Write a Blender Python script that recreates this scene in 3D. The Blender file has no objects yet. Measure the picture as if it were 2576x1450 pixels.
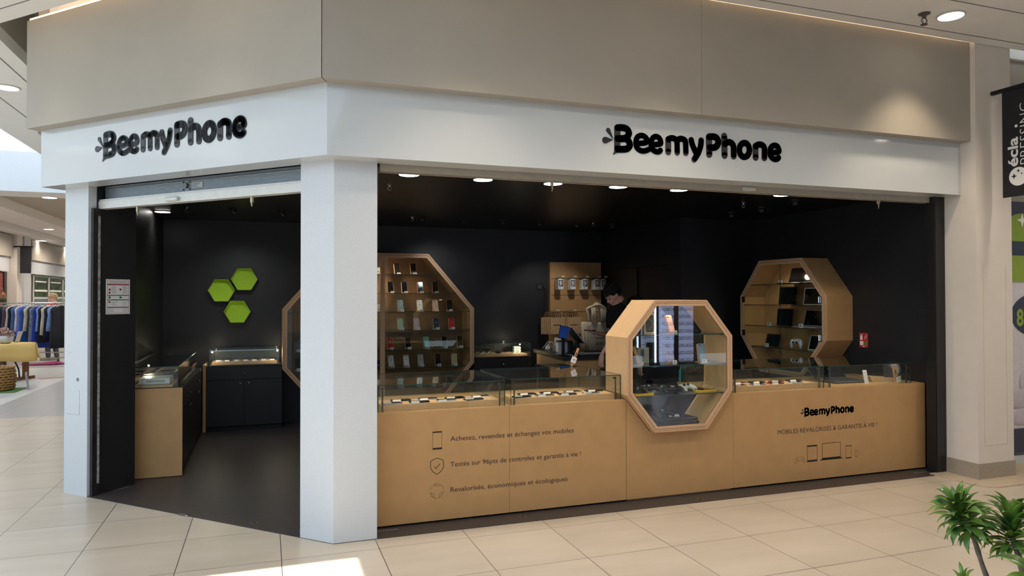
import bpy, bmesh, math, random
from mathutils import Matrix, Vector
random.seed(7)
scene = bpy.context.scene
COL = scene.collection
pi = math.pi

# ------------------------------------------------------------------ camera
cam_d = bpy.data.cameras.new('camera'); cam = bpy.data.objects.new('camera', cam_d)
COL.objects.link(cam); scene.camera = cam
YAW, PITCH, ROLL = math.radians(70.67075), math.radians(0.73206), math.radians(-0.09135)
_f = Vector((math.cos(YAW)*math.cos(PITCH), math.sin(YAW)*math.cos(PITCH), math.sin(PITCH)))
_r = Vector((math.sin(YAW), -math.cos(YAW), 0)); _u = _r.cross(_f)
_r2 = _r*math.cos(ROLL)+_u*math.sin(ROLL); _u2 = -_r*math.sin(ROLL)+_u*math.cos(ROLL)
M = Matrix((_r2, _u2, -_f)).transposed().to_4x4(); M.translation = Vector((-0.694, -4.577, 1.625))
cam.matrix_world = M
cam_d.sensor_width = 36; cam_d.lens = 36*1762.85/2576; cam_d.clip_start = 0.05; cam_d.clip_end = 200

# ------------------------------------------------------------------ world, sun, exposure
w = bpy.data.worlds.new('world'); scene.world = w; w.use_nodes = True
bg = w.node_tree.nodes['Background']; bg.inputs[0].default_value = (0.68, 0.84, 1.0, 1); bg.inputs[1].default_value = 1.75
def lamp(name, kind, loc, energy, color=(1,1,1), **k):
    d = bpy.data.lights.new(name, kind); d.energy = energy; d.color = color
    for a, b in k.items(): setattr(d, a, b)
    o = bpy.data.objects.new(name, d); o.location = loc; COL.objects.link(o); return o
sun = lamp('sun', 'SUN', (0, 0, 8), 11.0, (0.96, 0.98, 1.0), angle=math.radians(0.6))
sun.rotation_euler = Vector((-0.3, 1.2, -3.87)).to_track_quat('-Z', 'Y').to_euler()
scene.view_settings.view_transform = 'Standard'; scene.view_settings.look = 'None'
scene.view_settings.gamma = 1.0; scene.view_settings.use_curve_mapping = False
scene.view_settings.exposure = 0.0

# ------------------------------------------------------------------ materials
def srgb(r, g, b):
    f = lambda c: (c/255/12.92) if c/255 <= 0.04045 else ((c/255+0.055)/1.055)**2.4
    return (f(r), f(g), f(b), 1)
MATS = {}
def mat(name, col, rough=0.5, metal=0.0, var=0.06, scale=20.0, emit=None, estr=0.0, spec=0.5, bump=0.0, stretch=None):
    if name in MATS: return MATS[name]
    m = bpy.data.materials.new(name); m.use_nodes = True; nt = m.node_tree; p = nt.nodes['Principled BSDF']
    c = srgb(*col)
    p.inputs['Roughness'].default_value = rough; p.inputs['Metallic'].default_value = metal
    p.inputs['Specular IOR Level'].default_value = spec
    n = nt.nodes.new('ShaderNodeTexNoise'); n.inputs['Scale'].default_value = scale; n.inputs['Detail'].default_value = 4
    tc = nt.nodes.new('ShaderNodeNewGeometry')
    mp = nt.nodes.new('ShaderNodeMapping')
    if stretch: mp.inputs['Scale'].default_value = stretch
    nt.links.new(tc.outputs['Position'], mp.inputs['Vector']); nt.links.new(mp.outputs[0], n.inputs['Vector'])
    r = nt.nodes.new('ShaderNodeValToRGB')
    r.color_ramp.elements[0].position = 0.3; r.color_ramp.elements[1].position = 0.7
    r.color_ramp.elements[0].color = tuple(x*(1-var) for x in c[:3])+(1,)
    r.color_ramp.elements[1].color = tuple(min(1, x*(1+var)) for x in c[:3])+(1,)
    nt.links.new(n.outputs['Fac'], r.inputs[0]); nt.links.new(r.outputs[0], p.inputs['Base Color'])
    if bump:
        b = nt.nodes.new('ShaderNodeBump'); b.inputs['Strength'].default_value = bump; b.inputs['Distance'].default_value = 0.002
        nt.links.new(n.outputs['Fac'], b.inputs['Height']); nt.links.new(b.outputs[0], p.inputs['Normal'])
    if emit:
        p.inputs['Emission Color'].default_value = srgb(*emit); p.inputs['Emission Strength'].default_value = estr
    MATS[name] = m; return m
def glass_mat(name, tint, refl=1.0, ior=1.5):
    m = bpy.data.materials.new(name); m.use_nodes = True; nt = m.node_tree; nt.nodes.clear()
    out = nt.nodes.new('ShaderNodeOutputMaterial'); mx = nt.nodes.new('ShaderNodeMixShader')
    tr = nt.nodes.new('ShaderNodeBsdfTransparent'); tr.inputs[0].default_value = tint
    gl = nt.nodes.new('ShaderNodeBsdfGlossy'); gl.inputs['Roughness'].default_value = 0.0; gl.inputs[0].default_value = (refl, refl, refl, 1)
    # Schlick reflectance, the same from both sides of the thin pane
    g = nt.nodes.new('ShaderNodeNewGeometry'); dt = nt.nodes.new('ShaderNodeVectorMath'); dt.operation = 'DOT_PRODUCT'
    nt.links.new(g.outputs['Normal'], dt.inputs[0]); nt.links.new(g.outputs['Incoming'], dt.inputs[1])
    def mth(op, a, b=None):
        n = nt.nodes.new('ShaderNodeMath'); n.operation = op
        for i, v in enumerate((a, b)):
            if isinstance(v, (int, float)): n.inputs[i].default_value = v
            elif v is not None: nt.links.new(v, n.inputs[i])
        return n.outputs[0]
    sch = mth('ADD', mth('MULTIPLY', mth('POWER', mth('SUBTRACT', 1.0, mth('ABSOLUTE', dt.outputs['Value'])), 5.0), 0.96), 0.042)
    fr = nt.nodes.new('ShaderNodeMath'); fr.operation = 'MINIMUM'; fr.inputs[1].default_value = 1.0; nt.links.new(sch, fr.inputs[0])
    nt.links.new(fr.outputs[0], mx.inputs[0]); nt.links.new(tr.outputs[0], mx.inputs[1]); nt.links.new(gl.outputs[0], mx.inputs[2])
    nt.links.new(mx.outputs[0], out.inputs[0]); MATS[name] = m; return m

def floor_mat():
    m = bpy.data.materials.new('mall_tiles'); m.use_nodes = True; nt = m.node_tree; p = nt.nodes['Principled BSDF']
    N = nt.nodes.new; Lk = nt.links.new
    g = N('ShaderNodeNewGeometry'); s = N('ShaderNodeSeparateXYZ'); Lk(g.outputs['Position'], s.inputs[0])
    def mth(op, a, b=None):
        n = N('ShaderNodeMath'); n.operation = op
        for i, v in enumerate((a, b)):
            if v is None: continue
            if isinstance(v, (int, float)): n.inputs[i].default_value = v
            else: Lk(v, n.inputs[i])
        return n.outputs[0]
    dist = []
    for ax in (0, 1):
        q = mth('DIVIDE', s.outputs[ax], 0.6)
        fr = mth('FRACT', mth('ADD', q, 100.0))
        dist.append(mth('ABSOLUTE', mth('SUBTRACT', mth('ABSOLUTE', mth('SUBTRACT', fr, 0.5)), 0.5)))
    line = mth('LESS_THAN', mth('MINIMUM', dist[0], dist[1]), 0.0042)
    cell = N('ShaderNodeCombineXYZ')
    Lk(mth('FLOOR', mth('ADD', mth('DIVIDE', s.outputs[0], 0.6), 100.0)), cell.inputs[0]); Lk(mth('FLOOR', mth('ADD', mth('DIVIDE', s.outputs[1], 0.6), 100.0)), cell.inputs[1])
    wn = N('ShaderNodeTexWhiteNoise'); Lk(cell.outputs[0], wn.inputs['Vector'])
    off = N('ShaderNodeVectorMath'); off.operation = 'MULTIPLY_ADD'; Lk(wn.outputs['Color'], off.inputs[0]); off.inputs[1].default_value = (9, 9, 9); Lk(g.outputs['Position'], off.inputs[2])
    mp = N('ShaderNodeMapping'); mp.inputs['Scale'].default_value = (1.2, 4.5, 1); mp.inputs['Rotation'].default_value = (0, 0, 0.5); Lk(off.outputs[0], mp.inputs[0])
    n = N('ShaderNodeTexNoise'); n.inputs['Scale'].default_value = 1.0; n.inputs['Detail'].default_value = 5; Lk(mp.outputs[0], n.inputs['Vector'])
    r = N('ShaderNodeValToRGB'); r.color_ramp.elements[0].position = 0.3; r.color_ramp.elements[1].position = 0.7
    r.color_ramp.elements[0].color = srgb(184, 170, 151); r.color_ramp.elements[1].color = srgb(197, 183, 165); Lk(n.outputs['Fac'], r.inputs[0])
    # grey bands in the floor colour, far down the side corridor
    x, y = s.outputs[0], s.outputs[1]
    band = mth('MULTIPLY', mth('GREATER_THAN', x, -4.48), mth('GREATER_THAN', y, 6.6))
    band = mth('MULTIPLY', band, mth('LESS_THAN', x, -3.0))
    band2 = mth('MULTIPLY', mth('GREATER_THAN', y, 14.4), mth('LESS_THAN', x, -3.0))
    bb = mth('MAXIMUM', band, band2)
    white = mth('MULTIPLY', mth('LESS_THAN', x, -4.48), mth('GREATER_THAN', y, 3.0))
    mw = N('ShaderNodeMix'); mw.data_type = 'RGBA'; Lk(white, mw.inputs['Factor']); Lk(r.outputs[0], mw.inputs['A']); mw.inputs['B'].default_value = srgb(205, 203, 198)
    mb = N('ShaderNodeMix'); mb.data_type = 'RGBA'; Lk(bb, mb.inputs['Factor']); Lk(mw.outputs['Result'], mb.inputs['A']); mb.inputs['B'].default_value = srgb(158, 156, 155)
    ml = N('ShaderNodeMix'); ml.data_type = 'RGBA'; Lk(line, ml.inputs['Factor']); Lk(mb.outputs['Result'], ml.inputs['A']); ml.inputs['B'].default_value = srgb(84, 73, 63)
    Lk(ml.outputs['Result'], p.inputs['Base Color']); p.inputs['Roughness'].default_value = 0.28; p.inputs['Specular IOR Level'].default_value = 0.45
    MATS['tiles'] = m; return m

tiles = floor_mat()
white_gloss = mat('white_glossy_panel', (200, 203, 203), 0.06, var=0.01, scale=3)
white_wall = mat('white_paint', (202, 204, 205), 0.5, var=0.02, scale=60, bump=0.05)
tan_wall = mat('taupe_paint', (168, 160, 147), 0.6, var=0.02, scale=4)
cream_wall = mat('cream_paint', (218, 208, 196), 0.6, var=0.02, scale=8)
ceil_white = mat('ceiling_paint', (232, 229, 224), 0.7, var=0.015, scale=5)
black_wall = mat('black_wall_paint', (30, 30, 33), 0.42, var=0.12, scale=8)
black_ceil = mat('black_ceiling_panel', (20, 20, 21), 0.3, var=0.1, scale=3)
black_lam = mat('black_laminate', (24, 25, 29), 0.42, var=0.08, scale=14)
shop_floor = mat('dark_plank_floor', (62, 56, 54), 0.42, var=0.34, scale=6, stretch=(1.5, 22, 1), bump=0.1)
mdf = mat('mdf_board', (180, 140, 92), 0.5, var=0.05, scale=9, bump=0.04)
mdf_light = mat('pale_mdf', (205, 165, 118), 0.5, var=0.04, scale=14)
mdf_edge = mat('mdf_edge', (196, 158, 122), 0.55, var=0.06, scale=40)
groove = mat('groove_brown', (120, 84, 52), 0.6)
ink = mat('black_ink', (30, 24, 24), 0.5)
ink_soft = mat('grey_ink', (70, 52, 48), 0.6)
logo_black = mat('logo_black', (28, 26, 29), 0.35, var=0.03)
steel = mat('galvanised_steel', (128, 136, 140), 0.4, 0.35, var=0.12, scale=12, stretch=(1, 1, 6))
alu = mat('white_aluminium', (208, 206, 198), 0.4, 0.1, var=0.04)
stone = mat('skirting_stone', (158, 146, 130), 0.45, var=0.1, scale=80)
chrome = mat('chrome', (210, 210, 212), 0.15, 1.0)
blackmetal = mat('black_metal', (22, 22, 24), 0.4, 0.3)
led = mat('led_disc', (255, 255, 255), 0.5, emit=(255, 250, 244), estr=14)
led_warm = mat('warm_led', (255, 240, 210), 0.5, emit=(255, 222, 170), estr=18)
paper = mat('white_paper', (232, 230, 226), 0.6, var=0.02)
phone_black = mat('black_glass_screen', (14, 15, 18), 0.08)
glass = glass_mat('clear_glass', (0.95, 0.975, 0.96, 1))
glass_edge = mat('green_glass_edge', (36, 62, 54), 0.15, var=0.1)
rubber = mat('black_rubber', (26, 26, 28), 0.6)
skin = mat('skin', (222, 172, 148), 0.5, var=0.06, scale=30)
tee = mat('black_cotton', (20, 20, 24), 0.9, var=0.2, scale=40)

# ------------------------------------------------------------------ geometry helpers
class MB:
    def __init__(s, M=None): s.v = []; s.f = []; s.m = []; s.M = M or Matrix.Identity(4); s.cm = 0; s.L = Matrix.Identity(4)
    def add(s, vs, fs, mi=None):
        o = len(s.v); s.v += [s.L @ Vector(q) for q in vs]
        for f in fs: s.f.append([o+i for i in f]); s.m.append(s.cm if mi is None else mi)
        return s
    def box(s, x0, x1, y0, y1, z0, z1, mi=None, c=0):
        if c:  # chamfered box
            return s.rbox(x0, x1, y0, y1, z0, z1, c, mi)
        return s.add([(x0,y0,z0),(x1,y0,z0),(x1,y1,z0),(x0,y1,z0),(x0,y0,z1),(x1,y0,z1),(x1,y1,z1),(x0,y1,z1)],
                     [(3,2,1,0),(4,5,6,7),(0,1,5,4),(1,2,6,5),(2,3,7,6),(3,0,4,7)], mi)
    def rbox(s, x0, x1, y0, y1, z0, z1, c, mi=None):
        P = []
        for z, k in ((z0, c), (z0+c, 0), (z1-c, 0), (z1, c)):
            a, b, d, e = x0+k, x1-k, y0+k, y1-k
            P.append([(a+c-k if k == 0 else a, d, z), (b-(c-k if k == 0 else 0), d, z), (b, d+(c-k if k == 0 else 0), z), (b, e-(c-k if k == 0 else 0), z),
                      (b-(c-k if k == 0 else 0), e, z), (a+(c-k if k == 0 else 0), e, z), (a, e-(c-k if k == 0 else 0), z), (a, d+(c-k if k == 0 else 0), z)])
        vs = [q for r in P for q in r]; fs = [tuple(range(7, -1, -1)), tuple(range(24, 32))]
        for r in range(3):
            for i in range(8): fs.append((r*8+i, r*8+(i+1) % 8, r*8+8+(i+1) % 8, r*8+8+i))
        return s.add(vs, fs, mi)
    def prism(s, pts, a, b, axis='z', mi=None):
        g = {'z': lambda p, t: (p[0], p[1], t), 'y': lambda p, t: (p[0], t, p[1]), 'x': lambda p, t: (t, p[0], p[1])}[axis]
        n = len(pts); vs = [g(p, a) for p in pts]+[g(p, b) for p in pts]
        fs = [tuple(range(n-1, -1, -1)), tuple(range(n, 2*n))]+[(i, (i+1) % n, n+(i+1) % n, n+i) for i in range(n)]
        return s.add(vs, fs, mi)
    def ring(s, outer, inner, a, b, mi=None):  # frame between two outlines (x, z), from y=a to y=b
        n = len(outer)
        vs = [(p[0], a, p[1]) for p in outer]+[(p[0], a, p[1]) for p in inner]+[(p[0], b, p[1]) for p in outer]+[(p[0], b, p[1]) for p in inner]
        fs = []
        for i in range(n):
            j = (i+1) % n
            fs += [(i, j, n+j, n+i), (2*n+j, 2*n+i, 3*n+i, 3*n+j), (j, i, 2*n+i, 2*n+j), (n+i, n+j, 3*n+j, 3*n+i)]
        return s.add(vs, fs, mi)
    def cyl(s, p0, p1, r0, r1=None, n=12, mi=None):
        return s.tube([p0, p1], [r0, r0 if r1 is None else r1], n, mi)
    def tube(s, pts, rs, n=8, mi=None, closed=False):
        pts = [Vector(q) for q in pts]
        if isinstance(rs, (int, float)): rs = [rs]*len(pts)
        vs = []; up = None; k = len(pts)
        for i, q in enumerate(pts):
            if closed: t = pts[(i+1) % k]-pts[i-1]
            else: t = (pts[min(i+1, k-1)]-pts[max(i-1, 0)])
            if t.length < 1e-9: t = Vector((0, 0, 1))
            t.normalize()
            if up is None: up = t.orthogonal().normalized()
            up = (up - t*up.dot(t)); up = up.normalized() if up.length > 1e-6 else t.orthogonal().normalized()
            w_ = t.cross(up)
            for a in range(n):
                th = 2*pi*a/n; vs.append(tuple(q+(up*math.cos(th)+w_*math.sin(th))*rs[i]))
        fs = []
        for i in range(k if closed else k-1):
            j = (i+1) % k
            for a in range(n): b = (a+1) % n; fs.append((i*n+a, i*n+b, j*n+b, j*n+a))
        if not closed: fs += [tuple(range(n-1, -1, -1)), tuple(range((k-1)*n, k*n))]
        return s.add(vs, fs, mi)
    def sph(s, c, r, nu=12, nv=8, mi=None):
        if isinstance(r, (int, float)): r = (r, r, r)
        vs = [(c[0], c[1], c[2]+r[2])]
        for i in range(1, nv):
            ph = pi*i/nv
            for j in range(nu):
                th = 2*pi*j/nu; vs.append((c[0]+r[0]*math.sin(ph)*math.cos(th), c[1]+r[1]*math.sin(ph)*math.sin(th), c[2]+r[2]*math.cos(ph)))
        vs.append((c[0], c[1], c[2]-r[2])); fs = []
        for j in range(nu): fs.append((0, 1+j, 1+(j+1) % nu))
        for i in range(nv-2):
            for j in range(nu): a = 1+i*nu+j; b = 1+i*nu+(j+1) % nu; fs.append((a, a+nu, b+nu, b))
        o = 1+(nv-2)*nu
        for j in range(nu): fs.append((o+j, len(vs)-1, o+(j+1) % nu))
        return s.add(vs, fs, mi)
    def lathe(s, prof, c=(0,0,0), n=20, mi=None):
        vs = []
        for r, z in prof:
            for j in range(n): th = 2*pi*j/n; vs.append((c[0]+r*math.cos(th), c[1]+r*math.sin(th), c[2]+z))
        fs = [tuple(range(n-1, -1, -1)), tuple(range((len(prof)-1)*n, len(prof)*n))]
        for i in range(len(prof)-1):
            for j in range(n): k = (j+1) % n; fs.append((i*n+j, i*n+k, (i+1)*n+k, (i+1)*n+j))
        return s.add(vs, fs, mi)
    def quad(s, a, b, c, d, mi=None): return s.add([a, b, c, d], [(0, 1, 2, 3)], mi)
    def mesh(s, name, mats):
        me = bpy.data.meshes.new(name)
        me.from_pydata([tuple(s.M @ q) for q in s.v], [], s.f)
        for m in (mats if isinstance(mats, (list, tuple)) else [mats]): me.materials.append(m)
        for i, p in enumerate(me.polygons): p.material_index = s.m[i]
        bm = bmesh.new(); bm.from_mesh(me); bmesh.ops.recalc_face_normals(bm, faces=bm.faces); bm.to_mesh(me); bm.free()
        return me
    def obj(s, name, mats, parent=None, smooth=False):
        me = s.mesh(name, mats)
        if smooth:
            for p in me.polygons: p.use_smooth = True
        o = bpy.data.objects.new(name, me); COL.objects.link(o)
        if parent is not None: o.parent = parent
        return o
def T(x, y, z, rz=0, rx=0, ry=0): return Matrix.Translation((x, y, z)) @ Matrix.Rotation(rz, 4, 'Z') @ Matrix.Rotation(ry, 4, 'Y') @ Matrix.Rotation(rx, 4, 'X')
def tag(o, label=None, cat=None, group=None, kind=None):
    if label: o['label'] = label
    if cat: o['category'] = cat
    if group: o['group'] = group
    if kind: o['kind'] = kind
    return o
def thing(name, label, cat, Mx=None, group=None):
    o = bpy.data.objects.new(name, None); COL.objects.link(o); o.empty_display_size = 0.05
    if Mx is not None: o.matrix_world = Mx
    return tag(o, label, cat, group)
def struct(name, mb, mats, smooth=False, label=None, cat=None):
    o = mb.obj(name, mats, smooth=smooth); o['kind'] = 'structure'; tag(o, label, cat); return o
def copy_tree(o, Mx, label=None, group=None):
    c = o.copy(); COL.objects.link(c); c.matrix_world = Mx
    if label: c['label'] = label
    if group: c['group'] = group
    def rec(src, dst):
        for ch in src.children:
            k = ch.copy(); COL.objects.link(k); k.parent = dst; k.matrix_parent_inverse = ch.matrix_parent_inverse.copy()
            rec(ch, k)
    rec(o, c); return c
def text_mb(body, width=None, height=None, depth=0.0006, bold=0.0, center=False, shear=0.0):
    """a mesh of the words: x to the right, z up, its front face at y=0 looking to -y"""
    cu = bpy.data.curves.new('words', 'FONT'); cu.body = body; cu.size = 1; cu.offset = bold; cu.resolution_u = 3; cu.shear = shear
    t = bpy.data.objects.new('words', cu); COL.objects.link(t)
    dg = bpy.context.evaluated_depsgraph_get(); me = bpy.data.meshes.new_from_object(t.evaluated_get(dg))
    vs = [tuple(v.co) for v in me.vertices]; fs = [tuple(p.vertices) for p in me.polygons]
    bpy.data.objects.remove(t); bpy.data.curves.remove(cu); bpy.data.meshes.remove(me)
    x0 = min(v[0] for v in vs); x1 = max(v[0] for v in vs)
    sx = width/(x1-x0) if width else None; sz = height/0.73 if height else None
    sx = sx or sz; sz = sz or sx
    ox = (x0+x1)/2 if center else x0
    mb = MB(); n = len(vs)
    mb.add([((v[0]-ox)*sx, -depth, v[1]*sz) for v in vs], fs); return mb
def put_text(name, body, Mx, m, parent=None, **k):
    mb = text_mb(body, **k); mb.M = Mx; return mb.obj(name, m, parent)
def flat(name, polys, Mx, m, parent=None, depth=0.0006):
    mb = MB(Mx)
    for pts in polys: mb.prism(pts, -depth, 0, 'y')
    return mb.obj(name, m, parent)
def stroke(mb, pts, w_, a, b, closed=False, n=12):
    """a thick round-ended line in x, z with depth a..b in y"""
    k = len(pts)
    for i in range(k if closed else k-1):
        p, q = pts[i], pts[(i+1) % k]; dx, dz = q[0]-p[0], q[1]-p[1]; L_ = math.hypot(dx, dz)
        if L_ < 1e-9: continue
        nx, nz = -dz/L_*w_/2, dx/L_*w_/2
        mb.prism([(p[0]-nx, p[1]-nz), (q[0]-nx, q[1]-nz), (q[0]+nx, q[1]+nz), (p[0]+nx, p[1]+nz)], a, b, 'y')
    for p in pts:
        mb.prism([(p[0]+math.cos(2*pi*i/n)*w_/2, p[1]+math.sin(2*pi*i/n)*w_/2) for i in range(n)], a, b, 'y')
    return mb
def spline(pts, sub=5):
    out = []
    for i in range(len(pts)-1):
        p0 = pts[max(i-1, 0)]; p1 = pts[i]; p2 = pts[i+1]; p3 = pts[min(i+2, len(pts)-1)]
        for j in range(sub):
            t = j/sub; out.append(tuple(0.5*((2*p1[k])+(-p0[k]+p2[k])*t+(2*p0[k]-5*p1[k]+4*p2[k]-p3[k])*t*t+(-p0[k]+3*p1[k]-3*p2[k]+p3[k])*t**3) for k in range(len(p1))))
    out.append(tuple(pts[-1])); return out

# frames: x to the right, y into the shop, z up
FR = Matrix.Identity(4)
_q = math.sqrt(0.5)
FL = Matrix(((_q, _q, 0, -0.273), (-_q, _q, 0, 0.18), (0, 0, 1, 0), (0, 0, 0, 1)))   # the angled front, origin at the corner
def Lp(s, d): v = FL @ Vector((-s, -d, 0)); return (v.x, v.y)      # s along the angled front, d outwards
def Rp(x, d): return (x, 0.18-d)
def Cp(d): return (-0.273-0.41421*d, 0.18-d)
LOGO = {'B': [(0.046, [(0.0236, 0.1801), (0.023, 0.0273)]), (0.0476, [(0.0236, 0.1807), (0.0711, 0.185), (0.1045, 0.1755), (0.1205, 0.1503), (0.1062, 0.1204), (0.0707, 0.1023), (0.0233, 0.0988)]), (0.0476, [(0.0233, 0.0999), (0.0771, 0.1039), (0.1125, 0.0939), (0.1272, 0.0604), (0.109, 0.0332), (0.0704, 0.0242), (0.023, 0.021)])], 'e': [(0.0393, [(0.1988, 0.0764), (0.267, 0.0894), (0.2691, 0.1169), (0.2475, 0.1344), (0.2213, 0.1383), (0.1951, 0.127), (0.1787, 0.0987), (0.1785, 0.064), (0.1947, 0.0362), (0.226, 0.0227), (0.2588, 0.0261), (0.2918, 0.04)])], 'f': [(0.0399, [(0.3284, 0.0763), (0.3877, 0.0875), (0.3878, 0.1139), (0.3719, 0.1344), (0.342, 0.1391), (0.32, 0.1235), (0.308, 0.0964), (0.3085, 0.0644), (0.3249, 0.0364), (0.3547, 0.0244), (0.3767, 0.0283), (0.3875, 0.0378)])], 'm': [(0.0458, [(0.4564, 0.1277), (0.4559, 0.0312)]), (0.0434, [(0.4563, 0.123), (0.4699, 0.1346), (0.4929, 0.1386), (0.5186, 0.1311), (0.5321, 0.1126), (0.5344, 0.0318)]), (0.0438, [(0.5308, 0.1184), (0.5472, 0.1332), (0.5712, 0.1397), (0.5951, 0.1331), (0.6087, 0.1151), (0.611, 0.0334)])], 'y': [(0.0444, [(0.6592, 0.1366), (0.6707, 0.0987), (0.705, 0.0325)]), (0.0446, [(0.7495, 0.1402), (0.7437, 0.0949), (0.7203, 0.0365), (0.6853, -0.0117)])], 'P': [(0.0494, [(0.8206, 0.1694), (0.8226, 0.0355)]), (0.0496, [(0.8206, 0.1724), (0.8638, 0.1768), (0.8942, 0.1658), (0.9047, 0.1352), (0.8896, 0.1039), (0.8597, 0.091), (0.8243, 0.0885)])], 'h': [(0.0488, [(0.9615, 0.189), (0.9634, 0.0363)]), (0.0477, [(0.9654, 0.1256), (0.9885, 0.1412), (1.0173, 0.1432), (1.0404, 0.1278), (1.0482, 0.101), (1.0484, 0.0358)])], 'o': [(0.047, [(1.198, 0.0959), (1.1963, 0.0813), (1.1914, 0.0675), (1.1837, 0.0554), (1.1737, 0.0459), (1.1621, 0.0396), (1.1498, 0.0369), (1.1374, 0.038), (1.126, 0.0428), (1.1162, 0.051), (1.1088, 0.062), (1.1041, 0.0751), (1.1026, 0.0894), (1.1043, 0.104), (1.1091, 0.1177), (1.1168, 0.1298), (1.1267, 0.1393), (1.1382, 0.1457), (1.1506, 0.1485), (1.1629, 0.1475), (1.1744, 0.1427), (1.1842, 0.1345), (1.1918, 0.1235), (1.1965, 0.1103), (1.198, 0.0959)])], 'n': [(0.049, [(1.2567, 0.1308), (1.2575, 0.0395)]), (0.0479, [(1.2574, 0.1278), (1.2739, 0.1407), (1.3023, 0.1464), (1.3299, 0.1384), (1.3425, 0.1151), (1.3419, 0.0406)])], 'g': [(0.0441, [(1.4184, 0.0885), (1.4815, 0.1003), (1.484, 0.1217), (1.4697, 0.1432), (1.4408, 0.1493), (1.4127, 0.1367), (1.3966, 0.1064), (1.3978, 0.0722), (1.4158, 0.0473), (1.446, 0.0367), (1.4704, 0.042), (1.4819, 0.0528)])]}
WINGS = [((-0.0092, 0.0936), (-0.052, 0.1576), 0.0164), ((-0.0111, 0.0889), (-0.0757, 0.0819), 0.024)]
TAIL = [(0.0002, 0.0428), (0.0013, 0.0144), (-0.0128, -0.022), (0.0223, -0.0042), (0.0703, 0.0024), (0.0896, 0.0089), (0.0576, 0.0411)]
def logo(name_parts, Mx, sc, depth, m, parent, one_piece=False):
    """the shop's lettering: x right, z up, origin at the foot of the B"""
    all_ = MB(Mx); names = {'B': 'letter_b', 'e': 'letter_e', 'f': 'letter_e', 'm': 'letter_m', 'y': 'letter_y', 'P': 'letter_p', 'h': 'letter_h', 'o': 'letter_o', 'n': 'letter_n', 'g': 'letter_e'}
    for k, strokes in LOGO.items():
        mb = all_ if one_piece else MB(Mx)
        for w_, pts in strokes:
            sp = spline(pts, 4) if len(pts) > 3 else (pts if k != 'y' else spline(pts, 4))
            stroke(mb, [(p[0]*sc, p[1]*sc) for p in sp], w_*1.07*sc, -depth, 0)
        if k == 'B': mb.prism([(p[0]*sc, p[1]*sc) for p in TAIL], -depth, 0, 'y')
        if not one_piece: mb.obj(names[k], m, parent)
    for tip, c, r in WINGS:
        mb = all_ if one_piece else MB(Mx)
        a = math.atan2(tip[1]-c[1], tip[0]-c[0]); L_ = math.hypot(tip[0]-c[0], tip[1]-c[1]); b = math.acos(r/L_)
        pts = [tip]+[(c[0]+r*math.cos(a+b+(2*pi-2*b)*i/14), c[1]+r*math.sin(a+b+(2*pi-2*b)*i/14)) for i in range(15)]
        mb.prism([(p[0]*sc, p[1]*sc) for p in pts], -depth, 0, 'y')
        if not one_piece: mb.obj('wing', m, parent)
    if one_piece: return all_.obj(name_parts, m, parent)
# ================================================================== THE SETTING
struct('floor', MB().box(-14, 14, -9, 46, -0.1, 0), tiles)
# dark shop floor, laid over the slab
dark = [Lp(2.66, -0.01), (-0.273, 0.165), (5.02, 0.165), (5.25, 0.2), (5.25, 5.1), (-2.0, 5.1), (-2.0, 2.2)]
dark = [(-0.273, 0.18), (5.02, 0.16), (5.02, 0.215), (5.25, 0.215), (5.25, 5.1), (-1.95, 5.1), (-1.95, 2.3), Lp(2.50, -0.36), Lp(2.54, 0.0)]
struct('floor_shop', MB().prism(dark, 0.0, 0.004), shop_floor)

# white band and taupe band over both fronts
def band_poly(do, di, sl, xr): return [Lp(sl, do), Cp(do), Rp(xr, do), Rp(xr, di), Cp(di), Lp(sl, di)]
struct('wall_fascia_white', MB().prism(band_poly(0.135, -0.055, 2.95, 5.225), 2.54, 3.02), white_gloss)
tb = MB(); e = 0.0025
tb.prism([Lp(2.98, 0.235), Lp(-0.4142*0.235+0.003, 0.235), Lp(-0.4142*0.02+0.003, 0.02), Lp(2.98, 0.02)], 3.006, 3.89)
tb.prism([(Cp(0.235)[0]+0.003, Cp(0.235)[1]), (2.419, -0.055), (2.419, 0.16), (Cp(0.02)[0]+0.003, 0.16)], 3.006, 3.89)
tb.prism([(2.4215, -0.055), (5.235, -0.055), (5.235, 0.16), (2.4215, 0.16)], 3.006, 3.89)
struct('wall_fascia_taupe', tb, tan_wall)
struct('wall_fascia_core', MB().prism(band_poly(0.228, -0.05, 2.975, 5.22), 3.03, 3.885), mat('joint_dark', (60, 56, 52)))

# corner pillar and left column
pil = [(0.012, 0.18), (-0.273, 0.18), Lp(0.284, 0), Lp(0.284, -0.3), (0.012, 0.62)]
struct('wall_pillar_corner', MB().prism(pil[::-1], 0.0, 2.56), white_wall)
lc = [Lp(2.841, 0), Lp(2.841, -0.4), Lp(2.56, -0.4), Lp(2.56, -0.1), Lp(2.541, -0.1), Lp(2.541, 0)]
mb = MB().prism(lc, 0.0, 2.56)
struct('wall_column_left', mb, white_wall)
mb = MB(FL)   # fine joint of the service hatch in the column
for a in ((-2.80, -2.79, 0.66, 0.662), (-2.80, -2.64, 0.66, 0.6615), (-2.642, -2.64, 0.66, 0.86), (-2.79, -2.75, 1.17, 1.1715)): mb.box(a[0], a[1], -0.0012, 0.001, a[2], a[3])
struct('trim_1', mb, mat('hairline_grey', (150, 148, 146)))
mb = MB(FL); mb.cyl((-2.665, -0.003, 0.95), (-2.665, 0.002, 0.95), 0.016, n=16); mb.cyl((-2.665, -0.008, 0.95), (-2.665, 0, 0.95), 0.008, n=10)
o = mb.obj('socket_cap', mat('grey_plastic', (140, 142, 146))); tag(o, 'small round grey cap on the white column beside the entrance', 'cap')

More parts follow.
